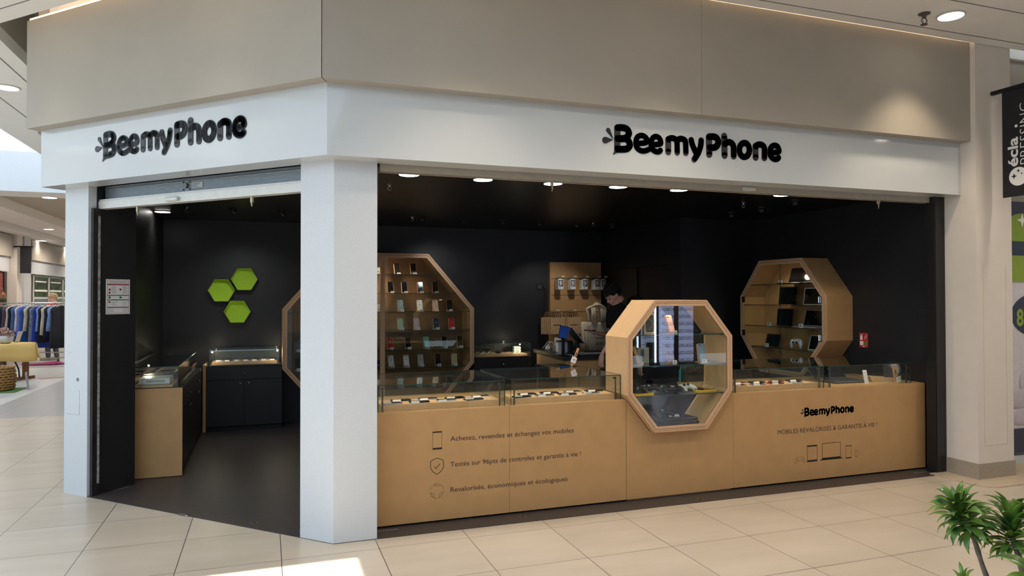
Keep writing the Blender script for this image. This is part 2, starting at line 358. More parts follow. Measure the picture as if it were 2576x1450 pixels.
# right column with stone skirting
struct('wall_column_right', MB().box(5.225, 5.665, -0.10, 0.9, 0.0, 3.95), cream_wall)
struct('baseboard_column', MB().box(5.217, 5.673, -0.108, 0.205, 0.0, 0.148), stone)
mb = MB()
for a in ((5.30, 5.302, 0.3, 1.9), (5.58, 5.583, 0.3, 1.9), (5.30, 5.583, 0.298, 0.3015)): mb.box(a[0], a[1], -0.1012, -0.099, a[2], a[3])
struct('trim_2', mb, mat('hairline_cream', (186, 172, 152)))
# thin raised slab round the foot of the right column, with its rounded lip
slab = [(5.02, 0.214), (5.02, 0.16), (5.02, -0.12)] + [(5.20+0.18*math.cos(a), -0.16+0.17*math.sin(a)) for a in [math.radians(t) for t in range(180, 271, 15)]] + [(7.5, -0.33), (7.5, 0.214)]
struct('floor_plinth', MB().prism(slab[::-1], 0.0, 0.012), mat('plinth_tile', (190, 172, 148), 0.35, var=0.05))

# shop shell, all black
wl = MB().box(-2.05, -1.90, 2.38, 5.06, 0, 2.6)
wl.prism([Lp(2.533, -0.07), Lp(2.533, -0.42), Lp(2.558, -0.42), Lp(2.558, -0.07)], 0.0, 2.6)
wl.prism([Lp(2.533, -0.42), (-1.90, 2.40), (-1.98, 2.40), Lp(2.60, -0.41)], 0.0, 2.6)
struct('wall_left', wl, black_wall)
struct('wall_back', MB().box(-2.1, 4.3, 5.05, 5.2, 0, 2.62), black_wall)
wr = MB().box(4.14, 4.3, 3.05, 5.05, 0, 2.62).box(4.14, 5.35, 2.9, 3.05, 0, 2.62).box(5.20, 5.35, 0.3, 2.9, 0, 2.62)
struct('wall_right', wr, black_wall)
struct('door_1', MB().box(4.118, 4.139, 3.95, 4.85, 0.004, 2.02), mat('black_door', (22, 22, 23), 0.35, var=0.05))
struct('trim_3', MB().box(4.128, 4.14, 3.2, 5.04, 2.026, 2.034), mat('shadow_gap', (8, 8, 8), 0.8))
struct('trim_4', MB().box(5.09, 5.222, 0.205, 0.30, 0.004, 2.60).box(5.10, 5.104, 0.199, 0.206, 0.02, 2.5, 0), mat('black_jamb', (24, 23, 24), 0.4))
shopc = [Lp(2.6, -0.07), (-0.27, 0.30), (5.3, 0.30), (5.3, 5.1), (-2.0, 5.1), (-2.0, 2.3)]
struct('ceiling_shop', MB().prism(shopc, 2.6, 2.7), black_ceil)
struct('trim_5', MB().box(-1.62, -1.60, 4.3, 5.05, 2.594, 2.601).box(-1.9, -1.6, 4.28, 4.30, 2.594, 2.601), mat('shadow_gap', (8, 8, 8)))
# black lining behind the white band above the openings
struct('wall_lining', MB().prism([Lp(2.6, -0.20), Cp(-0.20), (5.3, -0.02+0.40), (5.3, 0.42), Cp(-0.24), Lp(2.6, -0.24)], 2.542, 2.62), black_wall)

# ------------------------------------------------------------------ mall ceiling (z 3.87) with its cove slot along the fronts
Z = 3.87
mb = MB()
def cpoly(pts): mb.prism(pts, Z, Z+0.12)
E1 = 0.336
cpoly([(0.15, 0.18-0.285), (0.15, -9), (14, -9), (14, 0.18-0.285)])
cpoly([Cp(0.285), (0.15, 0.18-0.285), (0.15, -1.315), (Cp(E1)[0]-0.2, -1.315), Cp(E1)])
cpoly([Cp(E1), (Cp(E1)[0]-0.2, -1.315), (-4.03, -1.315), (-4.03, 1.0), Lp(3.7, 0.8), Lp(3.7, E1)])
struct('ceiling', mb, ceil_white)
mb = MB()   # side corridor ceiling strip
mb.prism([(-4.03, 1.0), (-2.885, 2.3), (-2.885, 12.78), (-4.03, 12.78)], Z, Z+0.12)
mb.prism([(-14, 12.8), (-1.0, 12.8), (-1.0, 13.7), (-14, 13.7)], Z-0.0, Z+0.12)
struct('ceiling_side', mb, ceil_white)
# skylight well: sides and raised far face
mb = MB().box(-14, -2.0, 12.79, 12.95, Z+0.003, 4.72).box(-4.03, -3.93, 1.0, 12.8, Z+0.1, 4.3)
struct('wall_skylight', mb, mat('well_white', (222, 226, 232), 0.6, var=0.01))
# deep slot between the shop's side wall and the corridor ceiling
struct('ceiling_slot', MB().box(-4.0, -2.3, 1.4, 12.7, 4.45, 4.55).box(-2.91, -2.8855, 2.3, 12.7, Z+0.121, 4.45), tan_wall)
struct('wall_slot_end', MB().box(-2.885, -2.3, 5.0, 5.1, 3.89, 4.45), tan_wall)
struct('wall_side', MB().box(-2.32, -2.2, 2.4, 40, 0, 2.56).box(-2.5, -2.3, 2.25, 40, 3.0, 4.6), tan_wall)
mb = MB()   # closing the ceiling slot above the fronts
mb.prism([Lp(2.975, 0.02), Cp(0.02), (14, 0.16), (14, -0.3), Cp(0.48), Lp(2.975, 0.48)], 4.12, 4.2)
mb.prism([Lp(2.975, 0.06), Cp(0.06), (14, 0.12), (14, 0.16), Cp(0.02), Lp(2.975, 0.02)], 3.891, 4.119)
struct('ceiling_cove', mb, ceil_white)
grooves = MB()
for yy in (-0.225, -0.70, -1.25): grooves.box(0.0, 13, yy-0.004, yy+0.004, Z-0.003, Z+0.01)
for xx in (-3.05, -3.515): grooves.box(xx-0.006, xx+0.006, 2.5, 12.8, Z-0.003, Z+0.01)
for d in (0.50, 0.95): grooves.prism([Lp(3.9, d), Lp(-0.4142*d, d), Lp(-0.4142*d, d+0.008), Lp(3.9, d+0.008)], Z-0.003, Z+0.01)
struct('trim_6', grooves, mat('groove_grey', (120, 116, 110)))

# far ceiling, beyond the skylight
far_tan = mat('far_ceiling_taupe', (176, 166, 150), 0.7, var=0.02)
mb = MB().box(-6.85, -1.0, 13.7, 42, 4.12, 4.2)
struct('ceiling_far', mb, far_tan)
mb = MB().box(-7.95, -6.85, 13.7, 42, Z, Z+0.33).box(-9.2, -8.15, 13.7, 42, Z-0.12, Z+0.3).box(-8.15, -7.95, 13.7, 42, Z+0.15, Z+0.3)
struct('ceiling_beam', mb, ceil_white)

# far left wall with its shop fronts
struct('wall_far', MB().box(-9.3, -9.0, 8, 42, 0, 2.50).box(-9.3, -8.98, 8, 42, 2.45, 4.3), cream_wall)
struct('wall_end', MB().box(-9.3, 0, 41, 41.3, 0, 4.3), cream_wall)
# ------------------------------------------------------------------ far shop fronts
def far_front(y0, y1, label):
    t = thing('far_shopfront', label, 'shop front', T(-8.975, (y0+y1)/2, 0))
    h = (y1-y0)/2
    MB().box(0.02, 0.16, -h, h, 2.50, 3.0).obj('white_band', white_gloss, t)
    MB().box(0.02, 0.26, -h-0.03, h+0.03, 3.0, 3.72).obj('taupe_band', tan_wall, t)
    return t
t = far_front(25.2, 33.5, 'distant shop front with white band over green poster windows')
leaf = bpy.data.materials.new('poster_leaves'); leaf.use_nodes = True
_nt = leaf.node_tree; _p = _nt.nodes['Principled BSDF']; _g = _nt.nodes.new('ShaderNodeNewGeometry'); _mp = _nt.nodes.new('ShaderNodeMapping'); _mp.inputs['Scale'].default_value = (1, 4.2, 1.6)
_n = _nt.nodes.new('ShaderNodeTexVoronoi'); _n.inputs['Scale'].default_value = 2.2; _r = _nt.nodes.new('ShaderNodeValToRGB')
_r.color_ramp.elements[0].color = srgb(96, 120, 60); _r.color_ramp.elements[0].position = 0.1; _r.color_ramp.elements[1].color = srgb(22, 34, 26); _r.color_ramp.elements[1].position = 0.6
_nt.links.new(_g.outputs['Position'], _mp.inputs[0]); _nt.links.new(_mp.outputs[0], _n.inputs['Vector']); _nt.links.new(_n.outputs['Distance'], _r.inputs[0]); _nt.links.new(_r.outputs[0], _p.inputs['Base Color'])
dgrey = mat('dark_grey_panel', (58, 60, 60), 0.4)
for i, (ya, yb) in enumerate(((26.15, 27.95), (28.15, 30.0), (30.2, 32.4))):
    f = MB().box(0.02, 0.06, ya-29.35, yb-29.35, 0.2, 2.46).obj('window_frame', white_wall, t)
    MB().box(0.062, 0.07, ya-29.35+0.05, yb-29.35-0.05, 1.66, 2.42).obj('leaf_poster', leaf, f)
    MB().box(0.07, 0.076, ya-29.35+0.05, yb-29.35-0.05, 2.18, 2.3).obj('dark_stripe', dgrey, f)
    MB().box(0.077, 0.08, ya-29.35+0.1, yb-29.35-0.3, 2.22, 2.26).obj('white_lettering', paper, f)
    MB().box(0.07, 0.076, ya-29.35+0.05, yb-29.35-0.15, 1.86, 1.93).obj('pale_stripe', paper, f)
    MB().box(0.062, 0.07, ya-29.35+0.05, yb-29.35-0.05, 0.3, 1.58).obj('grey_pane', mat('frosted_pane', (120, 128, 124), 0.3), f)
t = far_front(18.6, 23.1, 'distant shop front at the picture edge over a brick red door')
MB().box(0.02, 0.08, -2.2, 1.95, 0, 2.48).obj('red_door', mat('brick_red', (128, 62, 54), 0.6), t)
MB().box(0.02, 0.12, 1.95, 2.2, 0, 2.48).obj('door_jamb', mat('black_jamb', (24, 23, 24)), t)
struct('wall_pier_cream', MB().box(-9.0, -8.62, 23.2, 23.75, 0, 3.75), cream_wall)
struct('wall_pier_white', MB().box(-9.0, -8.60, 23.9, 24.6, 0, 3.75), white_wall)
t = thing('hanging_banner', 'small plain black banner hanging from a bar on the distant white pier', 'banner', T(-8.33, 23.1, 0))
MB().box(-0.36, 0.18, 0.0, 0.0995, 3.33, 3.37).obj('bar', blackmetal, t)
MB().box(-0.18, 0.14, 0.02, 0.036, 2.45, 3.3295).obj('cloth', mat('banner_cloth', (24, 22, 26), 0.8), t)

# ------------------------------------------------------------------ roller shutters
t = thing('roller_shutter', 'raised galvanised roller shutter over the angled entrance', 'roller shutter', FL @ T(-1.45, 0.1, 2.36))
mb = MB().box(-1.07, 1.085, 0.03, 0.05, 0.06, 0.19)
for z in (0.075, 0.165): mb.cyl((-1.07, 0.03, z), (1.085, 0.03, z), 0.006, n=8)
mb.obj('steel_curtain', steel, t)
mb = MB().box(-1.085, 1.095, -0.02, 0.05, 0.0, 0.062).box(-1.085, 1.095, -0.012, 0.02, 0.058, 0.078)
mb.obj('bottom_bar', alu, t)
mb = MB()
for dx in (-.035, .035):
    for dz in (-.028, .028): mb.cyl((dx-.1, 0.02, 0.13+dz), (dx-.1, 0.03, 0.13+dz), 0.006, n=8)
mb.cyl((-.1, 0.012, 0.13), (-.1, 0.03, 0.13), 0.02, n=16)
mb.obj('lock_plate', mat('worn_metal', (120, 118, 112), 0.4, 0.6), t)
MB().box(-0.04, 0.08, 0.026, 0.03, 0.108, 0.150).obj('sticker', mat('grey_sticker', (186, 190, 192), 0.5), t)
mb = MB()
for i in range(3): mb.box(-0.034, 0.02+0.015*i, 0.0255, 0.0262, 0.118+0.01*i, 0.121+0.01*i)
mb.obj('sticker_print', ink_soft, t)
MB().rbox(-0.26, -0.12, -0.045, -0.018, 0.01, 0.04, 0.006).obj('sensor_box', alu, t)
for xx in (-0.63, 0.61):
    mb = MB().box(xx-0.008, xx+0.008, -0.005, 0.012, -0.045, 0.0).tube([(xx, 0, -0.045), (xx+0.004, 0.0, -0.065), (xx+0.002, 0, -0.075)], [0.006, 0.005, 0.003], 6)
    mb.obj('guide_clip', mat('brass_clip', (176, 164, 140), 0.4, 0.5), t)
t = thing('roller_shutter', 'raised shutter with pale bottom bar over the long counter opening', 'roller shutter', T(2.6, 0.27, 2.49))
MB().box(-2.56, 2.56, -0.01, 0.05, 0.0, 0.035).box(-2.56, 2.56, -0.02, 0.0, 0.0, 0.062).obj('bottom_bar', mat('beige_aluminium', (176, 168, 154), 0.45, 0.1), t)
MB().box(-2.56, 2.56, 0.012, 0.03, 0.035, 0.14).obj('steel_curtain', steel, t)
MB().rbox(0.42, 0.54, -0.045, -0.018, 0.012, 0.042, 0.006).obj('sensor_box', alu, t)
for xx in (-1.275, 1.90):
    mb = MB().box(xx-0.008, xx+0.008, -0.012, 0.012, -0.03, 0.0).tube([(xx, 0, -0.03), (xx+0.004, 0, -0.055), (xx-0.002, 0, -0.075)], [0.007, 0.005, 0.003], 6)
    mb.obj('guide_clip', mat('brass_clip', (176, 164, 140)), t)
# guide rails
mb = MB(FL).box(-2.532, -2.505, 0.02, 0.08, 0.004, 2.36); o = mb.obj('shutter_rail', mat('dark_rail', (46, 44, 44), 0.4, 0.4, var=0.4, scale=9)); tag(o, 'dark vertical shutter rail beside the white column of the angled entrance', 'rail')
mb = MB(FL).box(-2.504, -2.500, 0.06, 0.078, 0.1, 2.3); mb.obj('rail_brush', mat('pale_brush', (150, 148, 144), 0.7, var=0.5, scale=30), o)

# ------------------------------------------------------------------ signs
for Mx, lab in ((T(1.7302, 0.045, 2.6956), 'large black rounded shop lettering on the long white band over the counter'),
                (FL @ T(-2.150, -0.135, 2.7055), 'large black rounded shop lettering on the white band over the angled entrance')):
    t = thing('shop_sign', lab, 'sign', Mx, 'black raised shop letters'); logo('sign', Matrix.Identity(4), 1.0, 0.006, logo_black, t)

# banner and poster at the right
t = thing('hanging_banner', 'black banner with white lettering hung from a bar on the cream column', 'banner', T(5.43, -0.10, 2.49))
MB().box(-0.016, 0.016, -0.92, 0.0, 0.93, 0.962).obj('bar', blackmetal, t)
bn = MB().box(-0.004, 0.004, -0.80, -0.095, 0.0, 0.93).obj('cloth', mat('banner_cloth', (30, 29, 31), 0.8), t)
W = paper
# faces -x: right-hand direction on the cloth is -y
FB = Matrix(((0, 1, 0, -0.0045), (-1, 0, 0, 0.015), (0, 0, 1, 0), (0, 0, 0, 1)))
mb = MB(FB); mb.prism([(0.247+0.080*math.cos(math.radians(q)), 0.170+0.080*math.sin(math.radians(q))) for q in range(45, 316, 9)]+[(0.33, 0.095), (0.42, 0.12), (0.46, 0.18), (0.42, 0.24), (0.35, 0.235)], -0.001, 0, 'y'); mb.obj('bubble_mark', W, bn)
def star(cx, cz, r):
    return [(cx+(r if k % 2 == 0 else r*0.35)*math.cos(pi/4*k), cz+(r if k % 2 == 0 else r*0.35)*math.sin(pi/4*k)) for k in range(8)]
mb = MB(FB)
for s_ in ((0.210, 0.175, 0.026), (0.247, 0.218, 0.017), (0.277, 0.191, 0.011)): mb.prism(star(*s_), -0.0022, 0, 'y')
mb.obj('star_marks', mat('banner_cloth', (30, 29, 31)), bn)
def up_text(body, x, z, width, height, bold, nm):   # writing that climbs the cloth
    m_ = text_mb(body, width=width, height=height, bold=bold); R_ = Matrix.Rotation(-pi/2, 4, 'Y'); m_.M = FB @ Matrix.Translation((x, 0, z)) @ R_; m_.obj(nm, W, bn)
up_text('écla', 0.243, 0.260, 0.255, 0.088, 0.028, 'bold_word')
MB(FB).prism([(0.232+0.013*math.cos(2*pi*k/16), 0.609+0.013*math.sin(2*pi*k/16)) for k in range(16)], -0.001, 0, 'y').obj('dot_mark', W, bn)
up_text('PRESSING', 0.348, 0.268, 0.53, 0.092, -0.014, 'thin_word')

t = thing('window_poster', 'tall shop window poster in navy, green and white beside the cream column', 'poster', T(6.6, 0.25, 0))
struct('wall_neighbour', MB().box(5.66, 9.5, 0.29, 0.45, 0, 3.0).box(5.66, 13.6, 0.165, 0.45, 3.0, 4.11), tan_wall)
navy = mat('poster_navy', (52, 58, 78), 0.4); lime = mat('poster_green', (134, 158, 62), 0.4); pale = mat('poster_white', (206, 202, 208), 0.4)
MB().box(-0.56, 1.2, 0.0, 0.02, 0.10, 2.55).obj('panel', pale, t)
MB().box(-0.56, 1.2, -0.03, 0.02, 0.0, 0.07).obj('sill', white_wall, t)
MB().box(-0.56, 1.2, -0.004, 0, 1.96, 2.55).obj('navy_field', navy, t); MB().box(-0.56, 1.2, -0.004, 0, 0.10, 0.335).obj('navy_foot', navy, t)
MB().box(-0.56, 1.2, -0.006, 0, 1.763, 2.022).obj('green_band', lime, t); MB().prism([(-0.56, 2.162), (0.05, 2.162)]+[(-0.30+0.30*math.cos(math.radians(q)), 2.20+0.235*math.sin(math.radians(q))) for q in range(0, 181, 12)]+[(-0.56, 2.30)], -0.006, 0, 'y').obj('green_dome', lime, t)
mb = MB(); mb.prism(star(-0.30, 2.37, 0.07), -0.008, 0, 'y'); mb.prism(star(-0.235, 2.23, 0.035), -0.008, 0, 'y'); mb.obj('star_marks', paper, t)
MB().prism([(-0.10+0.36*math.cos(math.radians(q)), 1.44+0.215*math.sin(math.radians(q))) for q in range(0, 360, 10)], -0.004, 0, 'y').obj('price_shape', navy, t)
put_text('price', '8,', T(-0.388, -0.004, 1.338), lime, t, width=0.135, height=0.165, bold=0.03)
mb = MB()
for (cx, cz, rx, rz) in ((-0.33, 0.62, 0.22, 0.10), (-0.10, 0.78, 0.26, 0.16), (-0.25, 0.45, 0.3, 0.09), (0.2, 0.9, 0.3, 0.2)): mb.sph((cx, -0.002, cz), (rx, 0.012, rz), 20, 10)
mb.obj('pillow_print', mat('duvet_white', (188, 182, 190), 0.7), t, True)

# emergency notice on the black return wall of the entrance
FN = FL @ Matrix(((0, 1, 0, 0), (-1, 0, 0, 0), (0, 0, 1, 0), (0, 0, 0, 1)))
# that wall is the plane s=2.533 facing the corner pillar; its right-hand direction (seen from inside) is outwards
Mn = FL @ Matrix(((0, -1, 0, -2.5325), (1, 0, 0, 0.255), (0, 0, 1, 1.632), (0, 0, 0, 1)))
t = thing('safety_notice', 'white emergency instruction notice with red and green bars on the black entrance wall', 'notice', Mn)
MB().box(-0.108, 0.108, -0.004, 0, -0.148, 0.148).obj('sheet', paper, t)
red = mat('sign_red', (150, 30, 44), 0.5); green = mat('sign_green', (24, 92, 72), 0.5)
mb = MB()
for a in ((-0.098, 0.098, 0.138, 0.14), (-0.098, 0.098, -0.14, -0.138), (-0.098, -0.096, -0.14, 0.14), (0.096, 0.098, -0.14, 0.14), (-0.095, 0.095, 0.112, 0.114), (-0.095, 0.095, 0.098, 0.107), (-0.085, -0.068, 0.052, 0.068), (0.012, 0.028, 0.054, 0.07), (-0.085, -0.07, 0.026, 0.042), (-0.085, -0.07, -0.052, -0.038)): mb.box(a[0], a[1], -0.005, -0.003, a[2], a[3])
mb.obj('red_marks', red, t)
mb = MB()
for a in ((-0.095, 0.095, 0.008, 0.015), (-0.095, 0.095, -0.03, -0.023), (-0.085, -0.068, -0.014, 0.002), (0.012, 0.03, -0.014, 0.002)): mb.box(a[0], a[1], -0.005, -0.003, a[2], a[3])
mb.obj('green_marks', green, t)
mb = MB(); mb.box(-0.095, 0.095, -0.005, -0.003, -0.093, -0.086)
for r_ in range(11):
    zz = 0.088-0.0085*r_*1.0 if r_ < 8 else -0.045-0.012*(r_-8)
    for x0 in (-0.055, 0.045): mb.box(x0-0.004, x0+0.028+0.008*((r_*7) % 3), -0.0045, -0.003, zz, zz+0.0018)
for zz in (-0.102, -0.115, -0.127): mb.box(-0.088, -0.04, -0.0045, -0.003, zz, zz+0.0018).box(0.04, 0.088, -0.0045, -0.003, zz, zz+0.0018)
mb.obj('small_print', ink_soft, t)
put_text('heading', "CONSIGNE D'URGENCE", T(0, -0.004, 0.120), ink, t, width=0.16, height=0.012, center=True)
# extinguisher sign on the right wall
Mx_r = lambda x, y, z: Matrix(((0, 1, 0, x), (-1, 0, 0, y), (0, 0, 1, z), (0, 0, 0, 1)))
t = thing('extinguisher_sign', 'small red and white fire extinguisher sign on the black wall', 'sign', Mx_r(5.199, 1.12, 1.168))
MB().box(-0.055, 0.055, -0.003, 0, -0.075, 0.075).obj('plate', mat('bright_red', (190, 40, 46), 0.45), t)
mb = MB().box(-0.044, -0.016, -0.004, 0, 0.002, 0.045).box(-0.036, -0.024, -0.004, 0, 0.045, 0.06).box(-0.036, -0.012, -0.004, 0, 0.056, 0.062).box(-0.048, -0.004, -0.004, 0, -0.052, -0.012)
for k in range(3): stroke(mb, spline([(0.008+0.004*k, 0.008+0.012*k), (0.022, 0.022+0.012*k), (0.040, 0.034+0.012*k)], 3), 0.005, -0.004, 0)
mb.prism([(-0.02, -0.062), (0.02, -0.062), (0, -0.072)], -0.004, 0, 'y'); mb.obj('white_marks', paper, t)
MB().box(0.004, 0.046, -0.004, 0, -0.052, -0.012).obj('green_field', mat('sign_olive', (108, 116, 52)), t)
t = thing('wall_socket', 'black double socket with a plugged lead on the black back wall', 'socket', T(3.15, 5.05, 1.774))
MB().rbox(-0.085, 0.085, -0.012, 0, -0.042, 0.042, 0.004).obj('plate', mat('socket_black', (34, 34, 36), 0.3), t)
MB().cyl((-0.04, -0.014, 0), (-0.04, -0.01, 0), 0.024, n=18).obj('socket_face', mat('socket_grey', (70, 70, 72), 0.3), t)
MB().cyl((0.04, -0.04, 0), (0.04, -0.01, 0), 0.024, n=18).obj('plug', rubber, t)
o = MB().tube(spline([(3.19, 5.0, 1.765), (3.20, 4.99, 1.6), (3.19, 5.02, 1.35), (3.2, 5.02, 1.1), (3.24, 5.0, 0.93)], 5), 0.005, 6).obj('power_cable', rubber); tag(o, 'thin black lead running down the black wall from the socket', 'cable')

# hexagon wall boxes
lime_felt = mat('lime_felt', (188, 226, 62), 0.8, var=0.05, scale=60)
hexm = mat('hexagon_edge', (62, 50, 34), 0.6)
def hexpts(r): return [(r*math.cos(pi/3*k), r*math.sin(pi/3*k)) for k in range(6)]
for (hx, hz), lab in (((-1.226, 1.7140), 'lime green hexagon wall box nearest the entrance side'), ((-0.957, 1.857), 'topmost of the three lime green hexagon wall boxes'), ((-1.040, 1.444), 'lowest of the three lime green hexagon wall boxes')):
    t = thing('hexagon_box', lab, 'wall decoration', T(hx, 5.05, hz), 'lime green hexagon boxes on the back wall')
    MB().ring(hexpts(0.167), hexpts(0.159), -0.10, -0.001).obj('frame', hexm, t)
    mb = MB().ring(hexpts(0.1585), hexpts(0.154), -0.098, -0.005); mb.prism(hexpts(0.156), -0.012, -0.002, 'y'); mb.obj('lining', lime_felt, t)

# little brass floor sockets and metal plates in the dark floor
brass = mat('brass_ring', (150, 120, 74), 0.35, 0.7)
for (x, y), w_ in zip([(-1.643, 1.685), (-0.769, 0.804), (1.098, 0.302), (2.587, 0.233)], ['at the left of the angled entrance', 'at the right of the angled entrance', 'before the counter wording', 'before the notched counter section']):
    t = thing('floor_socket', 'small brass ringed socket in the dark floor '+w_, 'floor socket', T(x, y, 0.004), 'brass sockets in the dark floor')
    MB().lathe([(0.026, 0.0002), (0.026, 0.002), (0.018, 0.002), (0.018, 0.0002)], n=20).obj('ring', brass, t); MB().lathe([(0.017, 0.0003), (0.017, 0.0012), (0.001, 0.0012)], n=16).obj('hole', rubber, t)
t = thing('floor_latch', 'small metal latch at the middle of the angled threshold', 'latch', FL @ T(-1.405, 0.0, 0.0042)); MB().box(-0.05, 0.02, -0.012, 0.012, 0, 0.006).obj('plate', mat('worn_metal', (120, 118, 112)), t); MB().cyl((0.03, 0, 0.0), (0.03, 0, 0.009), 0.014, n=14).obj('bolt', chrome, t)
for k, (F_, x, y, w_, lab) in enumerate(((Matrix.Identity(4), 0.10, 0.315, 0.16, 'flat metal rail plate on the dark floor beside the corner pillar and counter'), (Matrix.Identity(4), 4.98, 0.275, 0.16, 'flat metal rail plate on the dark floor at the right end of the counter'), (FL, -0.335, 0.11, 0.09, 'flat metal rail plate on the dark floor at the entrance side of the pillar'))):
    o = MB(F_ @ T(x, y, 0.0042)).box(-w_/2, w_/2, -0.02, 0.02, 0, 0.004).obj('rail_plate', mat('plate_grey', (110, 112, 112), 0.35, 0.6)); tag(o, lab, 'metal plate')
# ------------------------------------------------------------------ lights of the place, and a few added ones
def ceiling_light(name, x, y, z, r, label, group, e, warm=(1, 0.93, 0.84), spot=1.9, disc=led):
    t = thing(name, label, 'ceiling light', T(x, y, z), group)
    MB().lathe([(r*1.16, 0.0), (r*1.16, -0.006), (r*1.02, -0.010), (r*1.0, 0.0)], n=28).obj('trim_ring', alu if z > 3 else blackmetal, t)
    MB().lathe([(r*0.99, -0.004), (r*0.99, -0.012), (r*0.5, -0.0125), (0.001, -0.0125)], n=28).obj('light_disc', disc, t)
    l = lamp('lamp_glow', 'SPOT', (0, 0, -0.03), e, warm, spot_size=spot, spot_blend=0.6, shadow_soft_size=r)
    l.parent = t; return t
for i, (x, y) in enumerate(((0.367, 0.90), (0.989, 0.94), (1.613, 0.94), (2.222, 0.915), (2.831, 0.90), (3.944, 0.86))):
    nm = ['leftmost round ceiling light of the row inside the counter opening', 'second round ceiling light from the corner pillar', 'third round ceiling light from the corner pillar', 'round ceiling light above and just before the front octagon cabinet', 'round ceiling light above the right side of the front octagon cabinet', 'rightmost round ceiling light, apart from the other five'][i]
    ceiling_light('ceiling_light', x, y, 2.6, 0.078, nm, 'round lights in the shop ceiling', 26, (1, 0.94, 0.86), 2.2)
ceiling_light('ceiling_light', -1.80, 4.18, 2.6, 0.08, 'round ceiling light in the back corner above the glass case', 'round lights in the shop ceiling', 6, (1, 0.95, 0.9), 2.2)
led_mall = mat('mall_led', (255, 250, 240), 0.5, emit=(255, 244, 226), estr=10)
for (x, y, lab) in ((4.456, -0.487, 'square recessed ceiling light above the right column, beside the smoke detector'), (2.05, -0.75, 'recessed mall ceiling light over the middle of the long front'), (0.55, -0.75, 'recessed mall ceiling light over the corner pillar'), (7.2, -0.6, 'recessed mall ceiling light beyond the cream column')):
    t = ceiling_light('mall_ceiling_light', x, y, Z-0.002, 0.09, lab, 'recessed lights in the mall ceiling', 80, (1, 0.83, 0.62), 1.6, led_mall)
for (x, y, lab) in ((1.3, -1.95, 'added unseen ceiling light above the walkway before the counter wording'), (3.4, -1.95, 'added unseen ceiling light above the walkway before the front octagon'), (5.6, -1.95, 'added unseen ceiling light above the walkway before the cream column'), (7.6, -3.0, 'added unseen ceiling light above the walkway to the neighbouring shop')):  # lamps added out of view to brighten the floor and ceiling
    ceiling_light('mall_ceiling_light', x, y, Z-0.002, 0.09, lab, 'recessed lights in the mall ceiling', 95, (1, 0.88, 0.73), 2.7, led_mall)
for s_, dd, lab in ((0.75, 0.75, 'recessed mall ceiling light over the angled front near the corner'), (2.6, 0.75, 'recessed mall ceiling light over the far end of the angled front')):
    x, y = Lp(s_, dd-0.05); ceiling_light('mall_ceiling_light', x, y, Z-0.002, 0.09, lab, 'recessed lights in the mall ceiling', 16, (1, 0.86, 0.68), 1.45, led_mall)
ceiling_light('mall_ceiling_light', -3.30, 4.22, Z-0.002, 0.10, 'recessed ceiling light high at the left picture edge beside the taupe band', 'recessed lights in the mall ceiling', 30, (1, 0.9, 0.8), 2.4, led_mall)
ceiling_light('mall_ceiling_light', -5.27, 13.6, Z-0.002, 0.14, 'recessed ceiling light just beyond the skylight', 'distant recessed ceiling lights', 40, (1, 0.88, 0.74), 2.4, led_mall)
for k, (x, y) in enumerate(((-4.0, 15.5), (-4.5, 19.0), (-4.5, 24.0), (-4.5, 30.0), (-7.4, 16.5), (-7.4, 22.0), (-7.4, 26.5), (-7.4, 31.0))):  # extra lamps added to brighten the far corridor
    ceiling_light('mall_ceiling_light', x, y, (4.12 if x > -6 else Z)-0.004, 0.14, ['nearest', 'second', 'third', 'last'][k] + ' added ceiling light brightening the side corridor' if k < 4 else ['first', 'second', 'third', 'fourth'][k-4]+' added light in the corridor ceiling beam, brightening the shop fronts', 'distant recessed ceiling lights', 330, (1, 0.9, 0.8), 2.9, led_mall)
for (x, y, lab) in ((-8.6, 25.8, 'distant recessed ceiling light above the small black banner'), (-8.6, 29.6, 'distant recessed ceiling light over the green poster windows')):
    ceiling_light('mall_ceiling_light', x, y, Z-0.122, 0.16, lab, 'distant recessed ceiling lights', 70, (1, 0.88, 0.74), 2.4, led_mall)
# cove strips in the ceiling slot
warm_strip = mat('cove_strip', (255, 214, 150), 0.5, emit=(255, 206, 138), estr=8)
o = MB().prism([Lp(2.96, 0.205), Lp(0.0, 0.205), Lp(0.0, 0.226), Lp(2.96, 0.226)], 3.8905, 3.909).obj('cove_light', warm_strip); tag(o, 'warm strip light in the ceiling slot above the angled front', 'strip light')
o = MB().box(-0.2, 5.2, 0.065, 0.085, 3.9, 3.912).obj('cove_light', warm_strip); tag(o, 'warm strip light in the ceiling slot above the long front', 'strip light')
# corridor skylight glazing, then added glowing panels overhead
sky_pane = mat('lit_skylight', (240, 248, 255), 0.6, emit=(226, 240, 255), estr=1.15)
o = MB().box(-14, -3.9, 1.0, 13.2, 4.95, 5.0).obj('window_1', sky_pane); o['kind'] = 'structure'
glow_fill = mat('added_overhead_glow', (214, 232, 255), 0.6, emit=(206, 228, 255), estr=1.75)  # unseen panels added for cool overhead light; they also hold off the sun
o = MB().box(-14, -2.4, -9, -1.32, 3.90, 3.95).obj('added_glow_panel_1', glow_fill); o['kind'] = 'structure'
o = MB().box(-2.4, 0.15, -9, -3.4, 3.90, 3.95).obj('added_glow_panel_2', glow_fill); o['kind'] = 'structure'
o = MB().box(-14, -3.9, 12.9, 13.0, 4.72, 4.96).obj('window_2', sky_pane); o['kind'] = 'structure'

